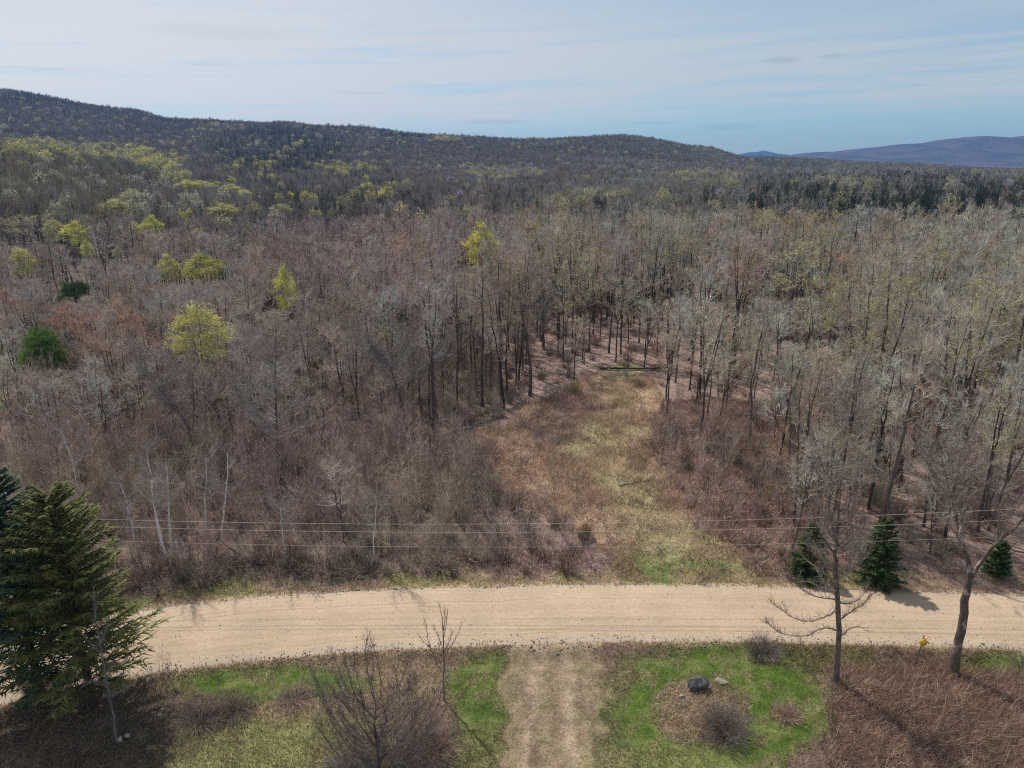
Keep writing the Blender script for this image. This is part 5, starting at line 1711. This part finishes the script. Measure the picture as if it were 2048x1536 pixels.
def boulder(name, px, py, size, seed, m, label, group=None, rz=0.0):
    import bmesh
    x, y = ground_at(px, py)
    bm = bmesh.new(); bmesh.ops.create_icosphere(bm, subdivisions=4, radius=1)
    g = np.random.default_rng(seed)
    planes = unit(g.normal(size=(11, 3))); off = g.uniform(.42, .78, 11)
    from mathutils import noise
    for v in bm.verts:
        p = np.array(v.co)
        for a, o in zip(planes, off):
            t = p @ a
            if t > o: p = p - a * (t - o) * .97
        p = p * (1 + .10 * noise.noise(Vector(p * 1.7 + seed)) + .06 * noise.noise(Vector(p * 5)))
        v.co = p * np.array(size)
    me = bpy.data.meshes.new(name); bm.to_mesh(me); bm.free(); me.materials.append(m)
    me.polygons.foreach_set('use_smooth', np.ones(len(me.polygons), bool))
    o = link(name, me, loc=(x, y, float(terr(x, y)) + size[2] * .62)); o.rotation_euler = (0, 0, rz)
    tag(o, label, 'rock', group)
    return o


RK = rock_mat('grey_granite', (.04, .04, .045), (.20, .19, .20)); RQ = rock_mat('buff_stone', (.20, .17, .13), (.34, .30, .23)); RP = rock_mat('pale_stone', (.30, .27, .22), (.48, .44, .37))
boulder('boulder', 1391, 1378, (.90, .56, .50), 5, RK, 'dark grey boulder inside the ring of mown grass', rz=.3)
boulder('flat_rock', 1440, 1362, (.55, .34, .13), 6, RQ, 'pale flat rock just behind the dark boulder', rz=-.4)
boulder('field_stone', 1362, 1396, (.20, .2, .16), 7, RP, 'small pale stone on the near side of the boulder')
boulder('field_stone', 238, 1478, (.26, .24, .2), 8, RP, 'rounded pale stone at the foot of the thin birch')
boulder('field_stone', 254, 1470, (.18, .16, .14), 9, RP, 'little stone touching the rounded one by the birch')
boulder('field_stone', 1428, 893, (.75, .5, .4), 10, RP, 'flat rock lying on the reddish slope')
boulder('field_stone', 1420, 905, (.5, .45, .4), 11, RK, 'dark rock below the flat one on the slope')
boulder('field_stone', 4, 893, (.9, .6, .6), 12, RP, 'whitish rock at the picture edge in the scrub')


def log(px0, py0, px1, py1, r, label, m=M_DEAD, seed=1, lift=.1, branches=3):
    global rng
    rng = np.random.default_rng(seed)
    a = ground_at(px0, py0); b = ground_at(px1, py1)
    org = np.array([a[0], a[1], float(terr(*a))])
    t = np.linspace(0, 1, 9)[:, None]
    P = np.array([a[0], a[1], 0]) * (1 - t) + np.array([b[0], b[1], 0]) * t
    P[:, 2] = terr(P[:, 0], P[:, 1]) + r + lift
    P += rng.normal(size=P.shape) * [.08, .08, .05]
    P -= org
    g = Geo(); g.tube(P, np.linspace(r, r * .4, 9), 7, cap=True, lump=.15)
    br = Geo()
    for i in range(branches):
        q = P[3 + i * 2 % 6]; e = q + rng.normal(size=3) * [.8, .8, .3] + [0, 0, .7]
        br.tube([q, (q + e) / 2 + rng.normal(size=3) * .1, e], [r * .4, r * .3, .01], 4)
    root = bpy.data.objects.new('fallen_log', None); COL.objects.link(root); root.location = org
    link('stem', g.mesh('log_stem', [m]), root)
    if branches: link('branch', br.mesh('log_branch', [m]), root)
    tag(root, label, 'log', 'fallen logs')


log(1200, 742, 1345, 738, .2, 'long dark fallen log across the clearing head', M_BARK, 1)
log(1150, 722, 1225, 745, .12, 'pale thin fallen trunk touching the long dark log', M_DEAD, 2)
log(905, 868, 985, 842, .18, 'fallen trunk slanting at the scrub edge of the clearing', M_DEAD, 3)
log(1010, 735, 1060, 760, .14, 'broken grey tree lying among trunks above the clearing', M_DEAD, 4, .5, 5)
log(1240, 975, 1310, 960, .09, 'grey broken branch lying in the clearing grass', M_DEAD, 5, 0, 4)
log(1825, 1035, 1930, 1062, .13, 'pale fallen trunk behind the roadside spruces', M_DEAD, 6, .4)
log(1940, 1075, 2060, 1120, .16, 'dark fallen trunk on the bank under the forked limb', M_BARK, 7, .2)
log(0, 778, 45, 772, .25, 'pale stacked timber end beside the grassy yard', M_DEAD, 8, .2, 0)
log(1728, 1300, 1790, 1345, .06, 'dead stick in the weeds beside the yellow marker', M_BARK, 9, .05, 1)
log(462, 965, 490, 968, .12, 'short whitish log within the thicket', M_DEAD, 10, .1, 0)
for o in bpy.data.objects:
    if o.type == 'MESH' and o.parent and o.parent.name.startswith('fallen_log'):
        o['bark'] = (.10, .08, .07); o['tint'] = (.2, .17, .15)

# broken stump by the clearing
x, y = ground_at(1322, 828)
st_ = Geo(); st_.tube([(0, 0, -.2), (.05, 0, .6), (.05, .05, 1.5), (.2, .05, 2.1)], [.34, .26, .22, .05], 7, lump=.35)
o = link('broken_stump', st_.mesh('broken_stump', [M_DEAD]), loc=(x, y, float(terr(x, y)))); tag(o, 'splintered pale stump at the corner of the clearing', 'stump')

# ------------------------------------------------------------------ pebbles along the road edges
def pebbles():
    g = np.random.default_rng(9)
    n = 5200
    X = g.uniform(-40, 44, n); side = g.random(n) < .72
    t = np.interp(X, XR, YT); b = np.interp(X, XR, YB)
    Y = np.where(side, b + g.normal(size=n) * .38 - .1, t + g.normal(size=n) * .22)
    on = g.random(n) < .3
    Y = np.where(on, b + (t - b) * g.random(n), Y)
    s = g.uniform(.02, .06, n) * np.where(on, .6, 1) * np.where(g.random(n) < .06, 1.8, 1)
    oc = np.array([[1, 0, 0], [-1, 0, 0], [0, 1, 0], [0, -1, 0], [0, 0, 1], [0, 0, -1]], float)
    f = np.array([[0, 2, 4], [2, 1, 4], [1, 3, 4], [3, 0, 4], [2, 0, 5], [1, 2, 5], [3, 1, 5], [0, 3, 5]])
    a = g.uniform(0, 6.28, n)
    R_ = np.stack([np.stack([np.cos(a), -np.sin(a), 0 * a], 1), np.stack([np.sin(a), np.cos(a), 0 * a], 1), np.stack([0 * a, 0 * a, 1 + 0 * a], 1)], 1)
    v = (oc[None] * g.uniform(.6, 1.4, (n, 1, 3)) * [1, 1, .6]) @ R_
    qd = np.clip(road_dist(X, Y) / 3.2, -1, 1)
    zz = np.where(np.abs(qd) < 1, .01 + .13 * (1 - qd ** 2), terr(X, Y))
    v = v * s[:, None, None] + np.stack([X, Y, zz + .02], 1)[:, None, :]
    col = np.repeat(np.where((g.random(n) < .5)[:, None], [.32, .26, .21], [.46, .38, .30]) * g.uniform(.6, 1.2, n)[:, None], 6, 0)
    G_ = Geo(); G_.add(v.reshape(-1, 3), (f[None] + np.arange(n)[:, None, None] * 6).reshape(-1, 3), None, 0, col)
    o = link('gravel', G_.mesh('gravel', [M_BLADE], True)); tag(o, 'loose stones thrown to the edges of the gravel road', 'gravel', None, 'stuff')


pebbles()


# ------------------------------------------------------------------ yellow marker sign
def sign():
    x, y = ground_at(1832, 1322)
    z = float(terr(x, y))
    root = bpy.data.objects.new('marker_sign', None); COL.objects.link(root); root.location = (x, y, z)
    tag(root, 'yellow diamond marker on a slanted post beside the gravel road', 'sign')
    top = np.array(plane_at(1848, 1272, y)) - [x, y, z]
    g = Geo(); g.tube([(0, 0, -.2), top * .5, top * 1.02], [.045, .042, .04], 6, cap=True)
    m, nt, b = mat_new('weathered_post'); b.inputs['Base Color'].default_value = (.12, .10, .085, 1)
    link('post', g.mesh('post', [m]), root)
    c = np.array(plane_at(1846, 1284, y)) - [x, y, z] + [0, -.06, 0]
    my, nt, b = mat_new('yellow_sheet'); b.inputs['Base Color'].default_value = (.80, .52, .04, 1); b.inputs['Roughness'].default_value = .4
    p = Geo(); w = .33; t = .012
    v = []
    for yy in (-t, t):
        for a in range(4):
            v.append(c + [w * math.cos(a * math.pi / 2), yy, w * math.sin(a * math.pi / 2)])
    p.add(v, None, [[0, 1, 2, 3], [7, 6, 5, 4], [0, 4, 5, 1], [1, 5, 6, 2], [2, 6, 7, 3], [3, 7, 4, 0]])
    link('plate', p.mesh('plate', [my]), root)
    mo, nt, b = mat_new('orange_tape'); b.inputs['Base Color'].default_value = (.75, .22, .05, 1)
    r = Geo(); e = c + [.22, 0, .38]
    r.tube([c + [.05, .02, .2], e, e + [.1, 0, .08]], [.03, .035, .015], 4, cap=True)
    link('ribbon', r.mesh('ribbon', [mo]), root)


sign()


# ------------------------------------------------------------------ power line
def power_line():
    Yw = 46.0
    rows = [([(150, 1037), (700, 1047), (1100, 1049), (1400, 1043), (1600, 1034), (2300, 1003)], .018, 'uppermost overhead wire crossing above the thicket edge'),
            ([(150, 1051), (700, 1063), (1100, 1066), (1400, 1061), (1600, 1054), (2300, 1026)], .018, 'middle overhead wire just under the uppermost one'),
            ([(150, 1079), (700, 1093), (1100, 1095), (1400, 1091), (1600, 1085), (2300, 1060)], .012, 'lowest and thinnest overhead wire above the road verge')]
    m, nt, b = mat_new('cable'); b.inputs['Base Color'].default_value = (.44, .38, .35, 1); b.inputs['Roughness'].default_value = .5
    g0 = None
    ends = []
    for pts, r, lab in rows:
        A = np.array([plane_at(*p, Yw) for p in pts])
        co = np.polyfit(A[:, 0], A[:, 2], 2)
        X = np.linspace(A[0, 0], A[-1, 0], 60); Z = np.polyval(co, X)
        ends.append((X[0], Z[0], X[-1], Z[-1]))
        g = Geo(); g.tube(np.stack([X, np.full(60, Yw), Z], 1) - [X[0], Yw, Z[0]], np.full(60, r), 4)
        o = link('overhead_wire', g.mesh('overhead_wire', [m]), loc=(X[0], Yw, Z[0])); tag(o, lab, 'wire', 'overhead wires along the road')
    mp, nt, b = mat_new('pole_wood'); b.inputs['Base Color'].default_value = (.16, .13, .11, 1)
    for i, lab in ((0, 'wooden power pole hidden among the big evergreens'),):
        x = ends[0][0 if i == 0 else 2]; zt = ends[0][1 if i == 0 else 3]
        root = bpy.data.objects.new('power_pole', None); COL.objects.link(root); root.location = (x, Yw + .2, float(terr(x, Yw)))
        g = Geo(); g.tube([(0, 0, -.5), (0, 0, zt * .5), (0, 0, zt + .4)], [.16, .14, .11], 8, cap=True)
        link('pole', g.mesh('pole', [mp]), root)
        for e in ends:
            q = Geo(); q.tube([(0, -.12, e[1 if i == 0 else 3] - root.location.z - .08), (0, -.2, e[1 if i == 0 else 3] - root.location.z + .02)], [.05, .04], 6, cap=True)
            link('insulator', q.mesh('insulator', [m]), root)
        tag(root, lab, 'pole')


power_line()

# ------------------------------------------------------------------ what each tree is called
MARKS = [(312, 1010, 'the forked white birch'), (95, 1150, 'the olive pine'), (67, 680, 'the round bushy pine'), (140, 570, 'the spreading dark pine'), (380, 640, 'the broad pale-topped tree'),
         (385, 820, 'the large spreading scrub tree'), (555, 880, 'the lone straight trunk'), (800, 780, 'the arching bent tree'), (930, 855, 'the slanting fallen trunk'), (1055, 690, 'the thick dark trunk'), (1270, 740, 'the long dark log'),
         (1322, 800, 'the broken stump'), (1426, 895, 'the flat slope rock'), (1390, 1140, 'the green roadside strip'), (1614, 1095, 'the half-hidden spruce'), (1752, 1095, 'the dense dark spruce'),
         (1990, 1120, 'the smallest spruce'), (1600, 850, 'the yellow-budded bush'), (1668, 880, 'the grey tree behind the boughs'), (1590, 520, 'the great pale olive crown'), (1900, 980, 'the leaning forked tree'),
         (962, 470, 'the yellow-green broad crown'), (563, 550, 'the tapering yellow-green tree'), (400, 525, 'the flat-topped green tree'), (1280, 968, 'the grey broken branch'), (886, 1230, 'the small upright tree'),
         (748, 1060, 'the lone white stem'), (568, 1060, 'the short white birch stem'), (1175, 530, 'the green-tinged tall crown'), (1360, 490, 'the ochre-green crown'), (1170, 1050, 'the ochre brush patch'),
         (430, 372, 'the bright row on the slope'), (735, 372, 'the vivid lime crown'), (1250, 275, 'the rounded ridge top'), (1520, 303, 'the small blue mountain'), (145, 450, 'the rounded bright green tree'),
         (1540, 430, 'the olive tree between spruces'), (225, 405, 'the double-headed pale tree'), (300, 445, 'the vivid green pair'), (1040, 385, 'the black spruce in the hollow'), (1900, 280, 'the long blue mountain'),
         (735, 1290, 'the dark tangled shrub'), (440, 1060, 'the thin crooked birch'), (1975, 900, 'the bush by the leaning tree'), (1720, 480, 'the spruce between olive crowns'), (35, 500, 'the oval yellow-green tree')]
ORD = ['nearest', 'second', 'third', 'fourth', 'fifth', 'sixth', 'seventh', 'eighth', 'ninth', 'tenth', 'eleventh', 'twelfth', 'thirteenth', 'fourteenth', 'fifteenth', 'sixteenth', 'seventeenth', 'eighteenth', 'nineteenth', 'twentieth']
SECT = ['right of', 'above and right of', 'directly above', 'above and left of', 'left of', 'below and left of', 'directly below', 'below and right of']
bins = {}
for o, look, px, py, grp in LOOKS:
    dm = min(MARKS, key=lambda m: (m[0] - px) ** 2 + (m[1] - py) ** 2)
    a = math.degrees(math.atan2(-(py - dm[1]), px - dm[0])) % 360
    sct = SECT[int(((a + 22.5) % 360) // 45)]
    bins.setdefault((look, sct, dm[2], grp), []).append((math.hypot(px - dm[0], py - dm[1]), o))
for (look, sct, mk, grp), L_ in bins.items():
    L_.sort(key=lambda q: q[0])
    for r_, (dd, o) in enumerate(L_):
        o['label'] = (look if len(L_) == 1 else (ORD[r_] + ' ' + look if r_ < 20 else 'far ' + look)) + ' ' + sct + ' ' + mk
        o['group'] = grp

# ------------------------------------------------------------------ haze
def haze():
    import bmesh
    bm = bmesh.new(); bmesh.ops.create_cube(bm, size=1)
    me = bpy.data.meshes.new('haze'); bm.to_mesh(me); bm.free()
    m = bpy.data.materials.new('haze'); m.use_nodes = True
    nt = m.node_tree; nt.nodes.clear()
    out = nt.nodes.new('ShaderNodeOutputMaterial'); v = nt.nodes.new('ShaderNodeVolumePrincipled')
    v.inputs['Color'].default_value = (.22, .46, .92, 1); v.inputs['Density'].default_value = 7.5e-5; v.inputs['Anisotropy'].default_value = .2
    nt.links.new(v.outputs[0], out.inputs['Volume'])
    me.materials.append(m)
    zt, zb = 232.0, -78.0
    o = link('haze', me, loc=(0, 0, (zt + zb) / 2)); o.scale = (16600, 16600, zt - zb)
    tag(o, 'thin blue air between the wood and the far mountains', 'haze', None, 'stuff')


haze()
